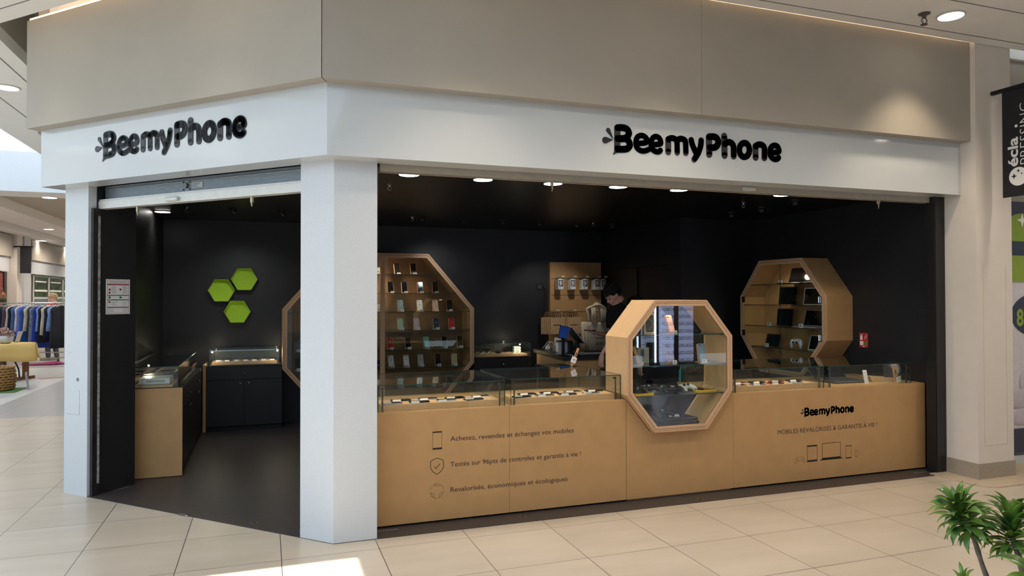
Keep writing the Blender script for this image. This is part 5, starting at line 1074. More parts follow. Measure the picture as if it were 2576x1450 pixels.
# canvas totes standing on the desk
canvas = mat('canvas_cream', (206, 190, 162), 0.85, var=0.06, scale=12, bump=0.1)
def tote(lab, Mx, words_, g='canvas tote bags behind the till'):
    t = thing('tote_bag', lab, 'tote bag', Mx, g)
    n = 11; rows_ = ((0.0, -0.01, 0.155), (0.1, -0.018, 0.165), (0.22, -0.012, 0.17), (0.34, 0.0, 0.172), (0.38, 0.004, 0.165)); vs = []
    for z, y0, hw in rows_:
        for s_ in (0, 1): vs += [(-hw+2*hw*i/(n-1), y0+0.022*s_*(1-(i/(n-1)-0.5)**2*2)+0.006*math.sin(i*1.3+z*9), z+0.006*math.sin(i*0.9)*(1 if z > 0.3 else 0)) for i in range(n)]
    fs = []
    for r_ in range(len(rows_)-1):
        for i in range(n-1): a = r_*2*n+i; b = a+2*n; fs += [(a, a+1, b+1, b), (a+n+1, a+n, b+n, b+n+1)]
        a = r_*2*n; fs += [(a+n, a, a+2*n, a+3*n), (a+n-1, a+2*n-1, a+4*n-1, a+3*n-1)]
    m_ = len(rows_)-1; fs += [tuple(range(n))+tuple(range(2*n-1, n-1, -1)), tuple(range(2*m_*n+n-1, 2*m_*n-1, -1))+tuple(range(2*m_*n+n, 2*m_*n+2*n))]
    mb = MB(); mb.add(vs, fs); mb.obj('sack', canvas, t, True)
    if words_:
        a = put_text('wording', 'I believe', T(-0.085, -0.026, 0.150), ink, t, width=0.16, height=0.040, shear=0.35); put_text('wording', 'I can fly' if False else 'to fly', T(-0.06, -0.027, 0.075), ink, t, width=0.12, height=0.040, shear=0.35)
    return t
t0 = tote('cream canvas tote bag with handwritten black words standing on the cash desk', T(3.56, 4.00, 0.902, 0.12) @ Matrix.Rotation(-0.06, 4, 'X'), True)
for k in range(2): tote(f'plain cream canvas tote bag tucked {["just", "farther"][k]} behind the one with words', T(3.545-0.02*k, 4.05+0.05*k, 0.902, 0.10-0.05*k) @ Matrix.Rotation(-0.06, 4, 'X'), False)
mb = MB(T(3.56, 4.06, 1.315))
for k in range(6):
    o_ = (k-2.5)*0.012
    mb.tube(spline([(-0.105+o_, 0.02*k-0.04, -0.02), (-0.12+o_, 0.018*k-0.04, 0.08), (-0.10+o_*2, 0.015*k-0.03, 0.15), (0.0, 0.012*k-0.03, 0.20+0.006*k), (0.07-o_, 0.012*k-0.03, 0.17), (0.095-o_, 0.015*k-0.03, 0.1), (0.085-o_, 0.02*k-0.03, -0.02)], 4), 0.014, 6)
for k, (x, z, L_) in enumerate(((-0.09, 0.0, 0.16), (-0.06, 0.0, 0.17), (0.05, 0.0, 0.15), (0.10, 0.01, 0.12), (0.075, 0.0, 0.14))): mb.tube([(x, -0.05, z-0.01), (x+0.006, -0.055, z+L_*0.5), (x-0.004, -0.045, z+L_)], [0.024, 0.02, 0.015], 8)
o = mb.obj('bag_handles', canvas, None, True); tag(o, 'bunched cream canvas handles piled above the tote bags', 'bag handles')
# teal tape dispenser behind the front counter
t = thing('tape_dispenser', 'teal plastic tape dispenser behind the right side of the front octagon', 'tape dispenser', T(3.155, 1.05, 0.812) )
bpy.data.objects['tape_dispenser'].location = (3.12, 1.205, 0.8105)
mb = MB(); mb.prism([(-0.09, 0.0), (0.10, 0.0), (0.095, 0.10), (0.06, 0.17), (0.0, 0.20), (-0.06, 0.18), (-0.09, 0.1)], -0.0, 0.02, 'y'); mb.obj('casing', mat('teal_plastic', (34, 140, 142), 0.35), t)
MB().cyl((0.01, -0.004, 0.115), (0.01, 0.024, 0.115), 0.035, n=20).obj('hub', rubber, t)
# ================================================================== PEOPLE
def remeshed(mb, name, m, parent, vox, smooth=4):
    me = mb.mesh(name, m); o = bpy.data.objects.new(name, me); COL.objects.link(o)
    r = o.modifiers.new('r', 'REMESH'); r.mode = 'VOXEL'; r.voxel_size = vox; r.use_smooth_shade = True
    s = o.modifiers.new('s', 'SMOOTH'); s.factor = 0.5; s.iterations = smooth
    dg = bpy.context.evaluated_depsgraph_get(); me2 = bpy.data.meshes.new_from_object(o.evaluated_get(dg))
    bpy.data.objects.remove(o); bpy.data.meshes.remove(me); me2.name = name
    me2.materials.clear(); me2.materials.append(m)
    for p_ in me2.polygons: p_.use_smooth = True; p_.material_index = 0
    o2 = bpy.data.objects.new(name, me2); COL.objects.link(o2); o2.parent = parent; return o2
def limb(mb, pts, rs, n=14, sub=4):
    P = spline([tuple(p)+(r,) for p, r in zip(pts, rs)], sub) if len(pts) > 2 else [tuple(p)+(r,) for p, r in zip(pts, rs)]
    mb.tube([q[:3] for q in P], [max(0.002, q[3]) for q in P], n); mb.sph(pts[0], rs[0]*0.98, 14, 8); mb.sph(pts[-1], rs[-1]*0.98, 14, 8)
def head_mb(mb, Mh):
    """head looking along -y in its own frame, centre of the skull at the origin"""
    L0 = mb.L; mb.L = Mh
    mb.sph((0, 0.012, 0.02), (0.075, 0.095, 0.095), 20, 14); mb.sph((0, -0.045, -0.035), (0.056, 0.05, 0.062), 16, 10)
    mb.sph((0, -0.062, -0.085), (0.030, 0.026, 0.022), 12, 8)                           # chin
    mb.tube([(0, -0.088, 0.012), (0, -0.108, -0.018), (0, -0.102, -0.03)], [0.009, 0.013, 0.012], 8)     # nose
    mb.sph((0, -0.088, -0.056), (0.022, 0.012, 0.007), 10, 6); mb.sph((0, -0.086, -0.066), (0.019, 0.011, 0.006), 10, 6)  # lips
    for s_ in (-1, 1):
        mb.sph((0.030*s_, -0.078, 0.026), (0.022, 0.014, 0.008), 10, 6)  # brow
        mb.sph((0.076*s_, 0.012, -0.008), (0.009, 0.018, 0.030), 10, 8)   # ear
    mb.tube([(0, 0.03, -0.05), (0, 0.045, -0.13)], [0.055, 0.055], 14)
    mb.L = L0
def hand(mb, wrist, d, pn, side, curl=0.5, s_=1.0, thumb_out=1.0):
    """wrist point, direction of the fingers d, palm normal pn (towards which the fingers curl), side: thumb direction"""
    d = Vector(d).normalized(); pn = Vector(pn); pn = (pn-d*pn.dot(d)).normalized(); t_ = Vector(side); t_ = (t_-d*t_.dot(d)-pn*t_.dot(pn)).normalized(); W_ = Vector(wrist)
    for k in range(4):
        o_ = t_*(0.030-0.020*k)*s_; mb.tube([tuple(W_+o_*0.6), tuple(W_+d*0.045*s_+o_*0.9), tuple(W_+d*0.088*s_+o_)], [0.016*s_, 0.014*s_, 0.011*s_], 8)
    mb.sph(tuple(W_+d*0.045*s_), (0.030*s_, 0.022*s_, 0.03*s_), 12, 8)
    for k, L_ in enumerate((0.072, 0.080, 0.075, 0.060)):
        p0 = W_+d*0.088*s_+t_*(0.030-0.020*k)*s_; a = 0; pts = [tuple(p0)]; q = p0
        for j in range(3):
            a += curl*(0.9+0.1*k); q = q+(d*math.cos(a)+pn*math.sin(a))*L_*s_*(0.45, 0.32, 0.23)[j]; pts.append(tuple(q))
        mb.tube(pts, [0.0098*s_, 0.0090*s_, 0.0082*s_, 0.0070*s_], 8); mb.sph(pts[-1], 0.0070*s_, 8, 6)
    p0 = W_+d*0.022*s_+t_*0.022*s_; p1 = p0+(d*0.7+t_*0.8*thumb_out+pn*0.35)*0.04*s_; p2 = p1+(d*0.9+pn*0.45+t_*0.1)*0.032*s_
    mb.tube([tuple(p0), tuple(p1), tuple(p2)], [0.014*s_, 0.011*s_, 0.008*s_], 8); mb.sph(tuple(p2), 0.008*s_, 8, 6)
def curls(mb, Mh, n, r0, seed, low=-0.02, back=0.11, spread=0.0):
    rnd = random.Random(seed); L0 = mb.L; mb.L = Mh; k = 0
    while k < n:
        a = rnd.uniform(0, 2*pi); z = rnd.uniform(-1, 1); q = Vector((math.sqrt(1-z*z)*math.cos(a), math.sqrt(1-z*z)*math.sin(a), z))
        p_ = Vector((q.x*(0.088+spread), 0.022+q.y*(0.108+spread), 0.040+q.z*(0.098+spread)))
        if (p_.y < -0.035 and p_.z < 0.055) or (p_.y < 0.03 and p_.z < 0.03): continue
        if p_.z < -0.06 or (abs(p_.x) > 0.06 and p_.y < 0.03 and p_.z < 0.012): continue
        r = r0*rnd.uniform(0.7, 1.3); mb.sph(tuple(p_), (r, r*rnd.uniform(.7, 1.1), r*rnd.uniform(.7, 1.1)), 8, 6); k += 1
    mb.sph((0, 0.024, 0.036), (0.083, 0.103, 0.092), 18, 12) if False else None
    mb.L = L0
# staff member bent over a phone --------------------------------------
def figure(label, base, turn, Hh, pose, hair_mat, hair, top_mat, leg_mat, shoe_mat, shoe=True, curln=900):
    t = thing('person', label, 'person', T(base[0], base[1], 0.004))
    # everything below is in metres relative to the base; the figure looks along -x
    mb = MB(); Mh = pose['head']
    head_mb(mb, Mh)
    limb(mb, pose['spine'], pose['spine_r'], 18); limb(mb, pose['shoulders'], [0.055, 0.07, 0.07, 0.055], 14)
    for arm, hd in pose['arms']:
        limb(mb, arm, [0.050, 0.040, 0.036, 0.030, 0.024], 12); hand(mb, **hd)
    for leg in pose['legs']: limb(mb, leg, [0.085, 0.07, 0.052, 0.05, 0.036], 14); f = leg[-1]; mb.sph((f[0]-0.06, f[1], 0.035), (0.11, 0.04, 0.032), 12, 8)
    remeshed(mb, 'body', skin, t, 0.0058, 2)
    c = MB(); limb(c, pose['spine'][:-1], [r+0.012 for r in pose['spine_r'][:-1]], 20); limb(c, pose['shoulders'], [0.068, 0.085, 0.085, 0.068], 14)
    hem = pose['spine'][0]; c.sph(hem, (0.125, 0.165, 0.10), 18, 10)
    for arm, hd in pose['arms']: limb(c, arm[:2]+[tuple(Vector(arm[1]).lerp(Vector(arm[2]), pose['sleeve']))], [0.066, 0.060, 0.056], 14)
    remeshed(c, 'shirt', top_mat, t, 0.009, 5)
    c = MB()
    for leg in pose['legs']: limb(c, leg[:-1]+[(leg[-1][0], leg[-1][1], leg[-1][2]+0.02)], [0.105, 0.088, 0.068, 0.064, 0.056], 14)
    h0 = pose['spine'][0]; c.sph((h0[0], h0[1], h0[2]-0.03), (0.12, 0.165, 0.12), 16, 10); remeshed(c, 'trousers', leg_mat, t, 0.011, 4)
    if shoe:
        for leg in pose['legs']:
            f = leg[-1]; s_ = MB(); s_.sph((f[0]-0.06, f[1], 0.045), (0.135, 0.05, 0.044), 14, 10); s_.box(f[0]-0.185, f[0]+0.06, f[1]-0.045, f[1]+0.045, 0.001, 0.02); s_.obj('shoe', shoe_mat, t, True)
    h = MB(); curls(h, Mh, curln, hair[0], hair[1], spread=hair[2]); h.obj('hair', hair_mat, t, True)
    h = MB(); h.L = Mh; h.sph((0, 0.026, 0.038), (0.082, 0.100, 0.092), 18, 12); h.obj('hair', hair_mat, t, True)
    e_ = MB(); e_.L = Mh
    for s_ in (-1, 1): e_.sph((0.030*s_, -0.081, 0.008), (0.013, 0.009, 0.007), 10, 6)
    e_.obj('eyes', mat('eye_dark', (60, 46, 40), 0.2), t, True)
    return t
hair_black = mat('curly_black_hair', (22, 17, 17), 0.6, var=0.3, scale=60)
bx_, by_ = 3.46, 3.24
def rel(*ps): return [(p[0]-bx_, p[1]-by_, p[2]) for p in ps]
Mface = Matrix.Rotation(-pi/2, 4, 'Z')     # -y becomes -x
headA = T(3.385-bx_, 3.26-by_, 1.640) @ Matrix.Rotation(0.10, 4, 'Z') @ Mface @ Matrix.Rotation(0.74, 4, 'X')
poseA = dict(head=headA, sleeve=0.25,
    spine=rel((3.48, 3.25, 0.98), (3.49, 3.25, 1.12), (3.49, 3.26, 1.27), (3.475, 3.265, 1.39), (3.455, 3.27, 1.49), (3.42, 3.265, 1.57)), spine_r=[0.125, 0.12, 0.13, 0.125, 0.068, 0.055],
    shoulders=rel((3.435, 3.085, 1.415), (3.465, 3.19, 1.45), (3.475, 3.33, 1.45), (3.465, 3.445, 1.42)),
    arms=[(rel((3.430, 3.078, 1.405), (3.355, 3.072, 1.29), (3.300, 3.075, 1.145), (3.225, 3.085, 1.03), (3.155, 3.100, 0.925)), dict(wrist=rel((3.152, 3.101, 0.912))[0], d=(-0.12, 0.02, -1), pn=(0.9, 0.3, 0), side=(-0.6, 0.1, 0), curl=0.30)),
          (rel((3.465, 3.455, 1.41), (3.465, 3.48, 1.29), (3.445, 3.46, 1.15), (3.34, 3.42, 1.145), (3.235, 3.375, 1.160)), dict(wrist=rel((3.225, 3.372, 1.160))[0], d=(-1, -0.15, 0.22), pn=(0.1, -0.2, 1), side=(0.2, 1, 0.3), curl=0.55))],
    legs=[rel((3.49, 3.15, 0.93), (3.485, 3.15, 0.72), (3.48, 3.145, 0.50), (3.49, 3.145, 0.30), (3.50, 3.145, 0.08)), rel((3.49, 3.34, 0.93), (3.48, 3.345, 0.72), (3.475, 3.345, 0.50), (3.49, 3.345, 0.30), (3.50, 3.345, 0.08))])
pA = figure('person with curly black hair in a black t-shirt bending over a phone', (bx_, by_), 0, 1.8, poseA, hair_black, (0.0105, 5, 0.006), tee, mat('black_trousers', (20, 20, 23), 0.9), rubber)
MB(T(3.385-bx_, 3.006-by_, 1.35)).box(-0.009, 0.009, -0.004, 0.006, -0.014, 0.014).obj('sleeve_badge', mat('badge_pale', (200, 196, 160), 0.6), pA)
t = make_phone('black', 1, lab='black phone held flat in the hand of the curly haired person', Mx=T(3.115, 3.35, 1.208, -0.1) @ Matrix.Rotation(math.radians(-84), 4, 'X') @ Matrix.Rotation(pi/2, 4, 'Y') @ T(0, 0, -0.07))
bx_, by_ = 3.80, 3.42
headB = T(3.77-bx_, 3.41-by_, 1.485) @ Mface @ Matrix.Rotation(0.15, 4, 'X')
poseB = dict(head=headB, sleeve=0.9,
    spine=rel((3.800, 3.40, 0.856), (3.810, 3.40, 0.980), (3.810, 3.40, 1.130), (3.800, 3.40, 1.250), (3.770, 3.40, 1.340), (3.750, 3.39, 1.420)), spine_r=[0.12, 0.115, 0.12, 0.11, 0.062, 0.052],
    shoulders=rel((3.790, 3.24, 1.270), (3.800, 3.33, 1.300), (3.800, 3.47, 1.300), (3.790, 3.56, 1.270)),
    arms=[(rel((3.790, 3.225, 1.260), (3.790, 3.20, 1.130), (3.790, 3.19, 1.000), (3.760, 3.19, 0.883), (3.740, 3.20, 0.790)), dict(wrist=rel((3.740, 3.20, 0.781))[0], d=(-0.1, 0, -1), pn=(1, 0.2, 0), side=(-1, 0, 0), curl=0.3)),
          (rel((3.790, 3.575, 1.260), (3.790, 3.60, 1.130), (3.790, 3.61, 1.000), (3.760, 3.61, 0.883), (3.740, 3.60, 0.790)), dict(wrist=rel((3.740, 3.60, 0.781))[0], d=(-0.1, 0, -1), pn=(1, -0.2, 0), side=(-1, 0, 0), curl=0.3))],
    legs=[rel((3.800, 3.31, 0.818), (3.800, 3.31, 0.632), (3.800, 3.31, 0.446), (3.810, 3.31, 0.260), (3.810, 3.31, 0.074)), rel((3.800, 3.49, 0.818), (3.800, 3.49, 0.632), (3.800, 3.49, 0.446), (3.810, 3.49, 0.260), (3.810, 3.49, 0.074))])
figure('person in dark clothes mostly hidden behind the front octagon and the curly haired person', (bx_, by_), 0, 1.68, poseB, hair_black, (0.010, 9, 0.0), tee, mat('black_trousers', (20, 20, 23)), rubber)
bx_, by_ = -5.95, 16.6
def relc(*ps): return [(p[0], p[1], p[2]) for p in ps]
headC = T(0, 0, 1.60) @ Matrix.Rotation(-0.6, 4, 'Z') @ Matrix.Rotation(0.2, 4, 'X')
poseC = dict(head=headC, sleeve=0.9,
    spine=relc((0, 0, 0.92), (0, 0, 1.05), (0, 0, 1.2), (0, 0, 1.33), (0, -0.01, 1.42), (0, -0.01, 1.50)), spine_r=[0.13, 0.125, 0.125, 0.115, 0.062, 0.052],
    shoulders=relc((-0.17, 0, 1.34), (-0.07, 0, 1.38), (0.07, 0, 1.38), (0.17, 0, 1.34)),
    arms=[(relc((-0.185, 0, 1.33), (-0.20, 0, 1.2), (-0.21, 0, 1.07), (-0.21, -0.05, 0.96), (-0.20, -0.08, 0.86)), dict(wrist=(-0.20, -0.08, 0.85), d=(0, -0.2, -1), pn=(1, 0, 0), side=(0, -1, 0), curl=0.3)),
          (relc((0.185, 0, 1.33), (0.20, 0, 1.2), (0.21, 0, 1.07), (0.21, -0.05, 0.96), (0.20, -0.08, 0.86)), dict(wrist=(0.20, -0.08, 0.85), d=(0, -0.2, -1), pn=(-1, 0, 0), side=(0, -1, 0), curl=0.3))],
    legs=[relc((-0.09, 0, 0.88), (-0.09, 0, 0.68), (-0.09, 0, 0.48), (-0.09, 0, 0.28), (-0.08, 0, 0.08)), relc((0.09, 0, 0.88), (0.09, 0, 0.68), (0.09, 0, 0.48), (0.09, 0, 0.28), (0.12, -0.02, 0.08))])
figure('person with short fair hair standing behind the distant clothes rail', (bx_, by_), 0, 1.7, poseC, mat('fair_hair', (196, 170, 134), 0.6, var=0.2, scale=40), (0.012, 3, 0.004), mat('red_top', (176, 60, 56), 0.8), mat('grey_trousers', (84, 88, 96), 0.8), mat('beige_shoe', (170, 158, 140), 0.6), curln=260)
# ================================================================== THE MALL AROUND
# clothes rail far down the corridor
A = Vector((-7.9, 16.50, 0)); B = Vector((-5.44, 15.645, 0)); dr = (B-A).normalized(); ang = math.atan2(dr.y, dr.x); LR = (B-A).length
RK = T(A.x, A.y, 0, ang)
t = thing('clothes_rail', 'chrome clothes rail on castors hung with blue and dark garments', 'clothes rail', RK)
MB().tube([(-0.05, 0, 1.49), (LR+0.05, 0, 1.49)], 0.016, 10).obj('top_rail', chrome, t); MB().tube([(-0.05, 0, 0.26), (LR, 0, 0.26)], 0.014, 10).obj('bottom_rail', chrome, t)
for x in (0.0, LR):
    MB().tube([(x, 0, 0.26), (x, 0, 1.49)], 0.014, 10).obj('upright', chrome, t); MB().tube([(x, -0.25, 0.14), (x, 0.25, 0.14)], 0.014, 8).tube([(x, 0, 0.14), (x, 0, 0.26)], 0.014, 8).obj('foot_bar', chrome, t)
    for y in (-0.25, 0.25): MB().cyl((x-0.012, y, 0.045), (x+0.012, y, 0.045), 0.044, n=18).box(x-0.006, x+0.006, y-0.012, y+0.012, 0.05, 0.14).obj('castor', rubber, t)
gc = {'pale blue': (128, 158, 206), 'royal blue': (28, 54, 150), 'black': (24, 26, 34), 'navy': (24, 32, 62), 'white': (206, 206, 202), 'bright blue': (30, 84, 168), 'denim blue': (70, 100, 150), 'cream': (206, 196, 176), 'charcoal': (52, 54, 62), 'patterned white and blue': (120, 128, 146), 'patterned plum': (96, 70, 84), 'lavender blue': (96, 112, 190), 'green and black': (34, 58, 46)}
order = ['navy', 'pale blue', 'denim blue', 'black', 'pale blue', 'lavender blue', 'pale blue', 'denim blue', 'denim blue', 'black', 'pale blue', 'royal blue', 'charcoal', 'green and black', 'navy', 'patterned plum', 'white', 'black', 'denim blue', 'white', 'lavender blue', 'bright blue', 'cream', 'charcoal', 'patterned white and blue', 'royal blue', 'pale blue', 'black', 'cream', 'navy', 'pale blue', 'charcoal', 'black']
rnd = random.Random(4)
def garment(c, lab, Mx, L_, wd, th, flare):
    t = thing('hanging_garment', lab, 'garment', Mx, 'garments on the distant rail')
    m_ = mat('cloth_'+c.replace(' ', '_'), gc[c], 0.85, var=(0.75 if 'pattern' in c or 'green' in c else 0.15), scale=(38 if 'pattern' in c else 14))
    n = 22; rows_ = [(-0.06, 0.05, 0.4), (-0.10, 0.34, 0.6), (-0.16, 0.5, 0.9), (-0.32, 0.46, 1.0), (-0.32-(L_-0.32)*0.5, 0.5+flare*0.5, 1.1), (-L_, 0.52+flare, 1.25)]
    vs = []; ph = rnd.uniform(0, 6)
    for k, (z, w_, tt) in enumerate(rows_):
        for i in range(n):
            a = 2*pi*i/n; rr = 1+0.10*math.sin(5*a+ph)*(k/5)
            vs.append((wd*w_*math.cos(a)*rr, th*0.5*tt*math.sin(a)*rr, z+0.012*math.sin(3*a+ph)*(k/5)))
    fs = [tuple(range(n-1, -1, -1)), tuple(range((len(rows_)-1)*n, len(rows_)*n))]
    for k in range(len(rows_)-1):
        for i in range(n): j = (i+1) % n; fs.append((k*n+i, k*n+j, (k+1)*n+j, (k+1)*n+i))
    MB().add(vs, fs).obj('cloth', m_, t, True)
    MB().tube([(0, 0, -0.06), (0.004, 0, -0.045)]+[(0.0215*math.cos(a), 0, -0.007+0.0215*math.sin(a)) for a in [math.radians(q) for q in range(-60, 211, 30)]], 0.003, 6).tube([(-wd*0.30, 0, -0.10), (0, 0, -0.055), (wd*0.30, 0, -0.10)], 0.008, 6).obj('hanger', mat('white_hanger', (216, 216, 212), 0.4), t)
N = len(order)
for k, c in enumerate(order):
    x = 0.16+k*(LR-0.25)/(N-1); L_ = rnd.choice([0.86, 0.98, 1.06, 1.12]) if c not in ('white', 'pale blue', 'cream') else rnd.choice([0.70, 0.80, 0.92])
    if k in (24,): L_ = 1.12
    after = 'at the right end of the rail' if k == N-1 else f'hanging just left of a {order[k+1]} one'
    lab = f'{c} garment {after}, {"between" if 0 < k < N-1 else "beside"} {"a "+order[k-1]+" one and it" if k > 0 else "nothing else"}'
    lab = f'{c} garment between {order[k-1]} and {order[k+1]} on the distant rail' if 0 < k < N-1 else f'{c} garment at the {"far left" if k == 0 else "right"} end of the rail'
    garment(c, lab, RK @ T(x, 0, 1.497, pi/2-0.30), L_, rnd.uniform(0.40, 0.48), rnd.uniform(0.046, 0.056), rnd.uniform(0, 0.05))
t = thing('handbag', 'brown and green bag hooked over the top of the distant clothes rail', 'bag', RK @ T(1.0, 0, 1.52))
MB().sph((0, -0.04, 0.06), (0.17, 0.06, 0.07), 14, 8).obj('pouch', mat('olive_cloth', (70, 66, 40), 0.8, var=0.3), t, True); MB().sph((0.08, -0.02, 0.12), (0.07, 0.05, 0.12), 12, 8).obj('tan_flap', mat('tan_leather', (150, 100, 60), 0.6, var=0.3), t, True)
MB().tube(spline([(-0.02, 0, 0.10), (-0.07, 0, 0.26), (-0.03, 0, 0.34), (0.05, 0, 0.30), (0.06, 0, 0.12)], 5), 0.012, 6).obj('strap', mat('tan_leather', (150, 100, 60)), t)
o = MB(T(-5.75, 15.15, 0)).sph((0, 0, 0.03), (0.5, 0.16, 0.03), 24, 8).sph((0.2, 0.03, 0.04), (0.2, 0.1, 0.04), 16, 8).obj('folded_bag', mat('magenta_plastic', (150, 30, 84), 0.3, var=0.4, scale=9), None, True); tag(o, 'crumpled magenta plastic bag on the floor under the clothes rail', 'bag')

# table with the yellow cloth
c0 = Vector((-5.08, 11.86)); e1 = Vector((-0.485, -0.875)).normalized(); e2 = Vector((-0.875, 0.485)).normalized()
TB = Matrix(((e1.x, e2.x, 0, c0.x), (e1.y, e2.y, 0, c0.y), (0, 0, 1, 0), (0, 0, 0, 1)))
wood_b = mat('brown_wood', (120, 76, 44), 0.5, var=0.25, scale=10, stretch=(6, 6, 1))
t = thing('trestle_table', 'brown wooden table under the yellow cloth beside the corridor', 'table', TB)
MB().box(0.04, 2.1, 0.04, 0.72, 0.70, 0.728).obj('table_top', wood_b, t)
for x in (0.08, 0.92):
    MB().box(x-0.045, x+0.045, 0.08, 0.15, 0.03, 0.70).obj('leg', wood_b, t); MB().box(x-0.045, x+0.045, 0.60, 0.67, 0.03, 0.70).obj('leg', wood_b, t)
MB().box(-0.12, 1.0, 0.09, 0.14, 0.0, 0.055).obj('floor_rail', wood_b, t)
MB().tube(spline([(0.62, 0.12, 0.60), (0.40, 0.12, 0.50), (0.34, 0.12, 0.40), (0.24, 0.12, 0.22), (0.22, 0.12, 0.05)], 5), 0.014, 8).obj('folding_brace', blackmetal, t)
yel = mat('yellow_cloth', (236, 200, 124), 0.85, var=0.05, scale=60, stretch=(1, 1, 6))
def cloth():
    nu, vs, fs = 40, [], []
    U = [i/nu for i in range(nu+1)]
    prof = [(0.78, 0.732, 1), (0.4, 0.733, 1), (0.02, 0.733, 1), (-0.015, 0.72, 1), (-0.03, 0.62, 1.0), (-0.045, 0.52, 1), (-0.06, 0.42, 1)]
    for j, (y, z, _) in enumerate(prof):
        for i, u in enumerate(U):
            x = -0.02+2.1*u; dz = 0; dy = 0
            if j > 3: dy = -0.022*(j-3)*math.sin(u*16)*0.5; dz = -0.02*(j-3)*math.sin(u*7+1)*0.6-0.03*(j-3)*(1-u)*0.3
            vs.append((x, y+dy, z+dz))
    n = nu+1
    for j in range(len(prof)-1):
        for i in range(nu): fs.append((j*n+i, j*n+i+1, (j+1)*n+i+1, (j+1)*n+i))
    o_ = len(vs)   # the hanging right side
    ys = [0.78, 0.6, 0.4, 0.2, 0.02, -0.015]
    for k, z in enumerate((0.733, 0.70, 0.6, 0.5, 0.40)):
        for i, y in enumerate(ys): vs.append((-0.02-0.012*k-0.012*k*math.sin(i*1.7), y-(0.045*(k/4) if i == len(ys)-1 else 0), z-0.02*math.sin(i+1)*(k/4)))
    m_ = len(ys)
    for k in range(4):
        for i in range(m_-1): fs.append((o_+k*m_+i, o_+k*m_+i+1, o_+(k+1)*m_+i+1, o_+(k+1)*m_+i))
    mb = MB(TB); mb.add(vs, fs); return mb
o = cloth().obj('tablecloth', yel, None, True); md = o.modifiers.new('t', 'SOLIDIFY'); md.thickness = 0.004; tag(o, 'yellow woven tablecloth hanging over the wooden table', 'tablecloth')
t = thing('basket', 'round woven basket on the floor in front of the yellow cloth', 'basket', T(-5.16, 9.97, 0.0105))
mb = MB()
for k in range(9):
    r = 0.27+0.02*math.sin(pi*k/8); z = 0.032+0.045*k; mb.tube([(r*math.cos(a)*(1+0.03*(-1)**i), r*math.sin(a)*(1+0.03*(-1)**i), z+0.006*(-1)**(i+k)) for i, a in enumerate([2*pi*q/44 for q in range(44)])], 0.022, 6, closed=True)
mb.lathe([(0.001, 0.002), (0.26, 0.002), (0.27, 0.40), (0.25, 0.40), (0.24, 0.03), (0.001, 0.03)], n=30); mb.obj('weave', mat('wicker', (160, 118, 66), 0.7, var=0.3, scale=30), t, True)
MB().lathe([(0.001, 0.3), (0.24, 0.3), (0.2, 0.37), (0.001, 0.4)], n=24).obj('stuffing', mat('brown_stuffing', (110, 86, 60), 0.9, var=0.4), t, True)
o = MB(T(-5.15, 9.9, 0)).rbox(-0.42, 0.40, -0.36, 0.36, 0.0, 0.010, 0.003).obj('grass_mat', mat('grass_green', (74, 112, 56), 0.9, var=0.3, scale=90)); tag(o, 'green artificial grass mat under the woven basket', 'mat')
o = MB(T(-4.66, 9.95, 0.0, 0.2) @ Matrix.Rotation(-0.12, 4, 'Y')).box(-0.008, 0.008, -0.05, 0.22, 0.0, 0.30).obj('leaning_board', mat('grey_board', (150, 152, 156), 0.5)); tag(o, 'grey board leaning beside the woven basket', 'board')
TT = TB @ T(0, 0, 0.735)
t = thing('picture_frame', 'rustic wooden frame standing on the yellow tablecloth', 'frame', TT @ T(0.30, 0.46, 0, 2.6) @ Matrix.Rotation(-0.25, 4, 'X')); MB().box(-0.13, 0.13, -0.01, 0.01, 0.002, 0.03).box(-0.13, 0.13, -0.01, 0.01, 0.27, 0.30).box(-0.13, -0.10, -0.01, 0.01, 0.03, 0.27).box(0.10, 0.13, -0.01, 0.01, 0.03, 0.27).obj('frame', wood_b, t); MB().box(-0.10, 0.10, -0.004, 0.004, 0.03, 0.27).obj('picture', mat('pale_card', (206, 186, 160), 0.6, var=0.15, scale=12), t)
t = thing('picture_frame', 'small white framed card at the end of the yellow table', 'frame', TT @ T(0.10, 0.30, 0, 2.7) @ Matrix.Rotation(-0.3, 4, 'X')); MB().box(-0.09, 0.09, -0.01, 0.01, 0.002, 0.22).obj('frame', mat('white_frame', (206, 204, 200), 0.5), t); MB().box(-0.07, 0.07, 0.0102, 0.013, 0.02, 0.2).box(-0.07, 0.07, -0.013, -0.0102, 0.02, 0.2).obj('card', mat('cream_card', (228, 216, 196), 0.6), t)
t = thing('flower_bowl', 'glass bowl of dried pink flowers on the yellow tablecloth', 'flower bowl', TT @ T(0.46, 0.20, 0))
MB().lathe([(0.06, 0.001), (0.12, 0.03), (0.14, 0.10), (0.13, 0.15), (0.124, 0.15), (0.134, 0.10), (0.114, 0.034), (0.001, 0.012)], n=24).obj('bowl', mat('frosted_bowl', (190, 190, 188), 0.2), t, True)
mb = MB(); rnd = random.Random(3)
for k in range(120):
    a = rnd.uniform(0, 2*pi); e_ = rnd.uniform(0.0, 1.4); r = 0.14*rnd.uniform(0.5, 1.25); mb.sph((r*math.cos(a)*math.cos(e_), r*math.sin(a)*math.cos(e_), 0.14+r*math.sin(e_)), rnd.uniform(0.010, 0.022), 6, 5)
mb.obj('dried_flowers', mat('dried_pink', (176, 140, 130), 0.9, var=0.35, scale=40), t)
t = thing('pampas_bunch', 'tall bunch of beige dried grass on the yellow tablecloth', 'dried grass', TT @ T(0.66, 0.42, 0))
MB().lathe([(0.05, 0.001), (0.06, 0.05), (0.04, 0.13), (0.045, 0.16)], n=16).obj('vase', mat('clay_vase', (170, 150, 130), 0.6), t, True)
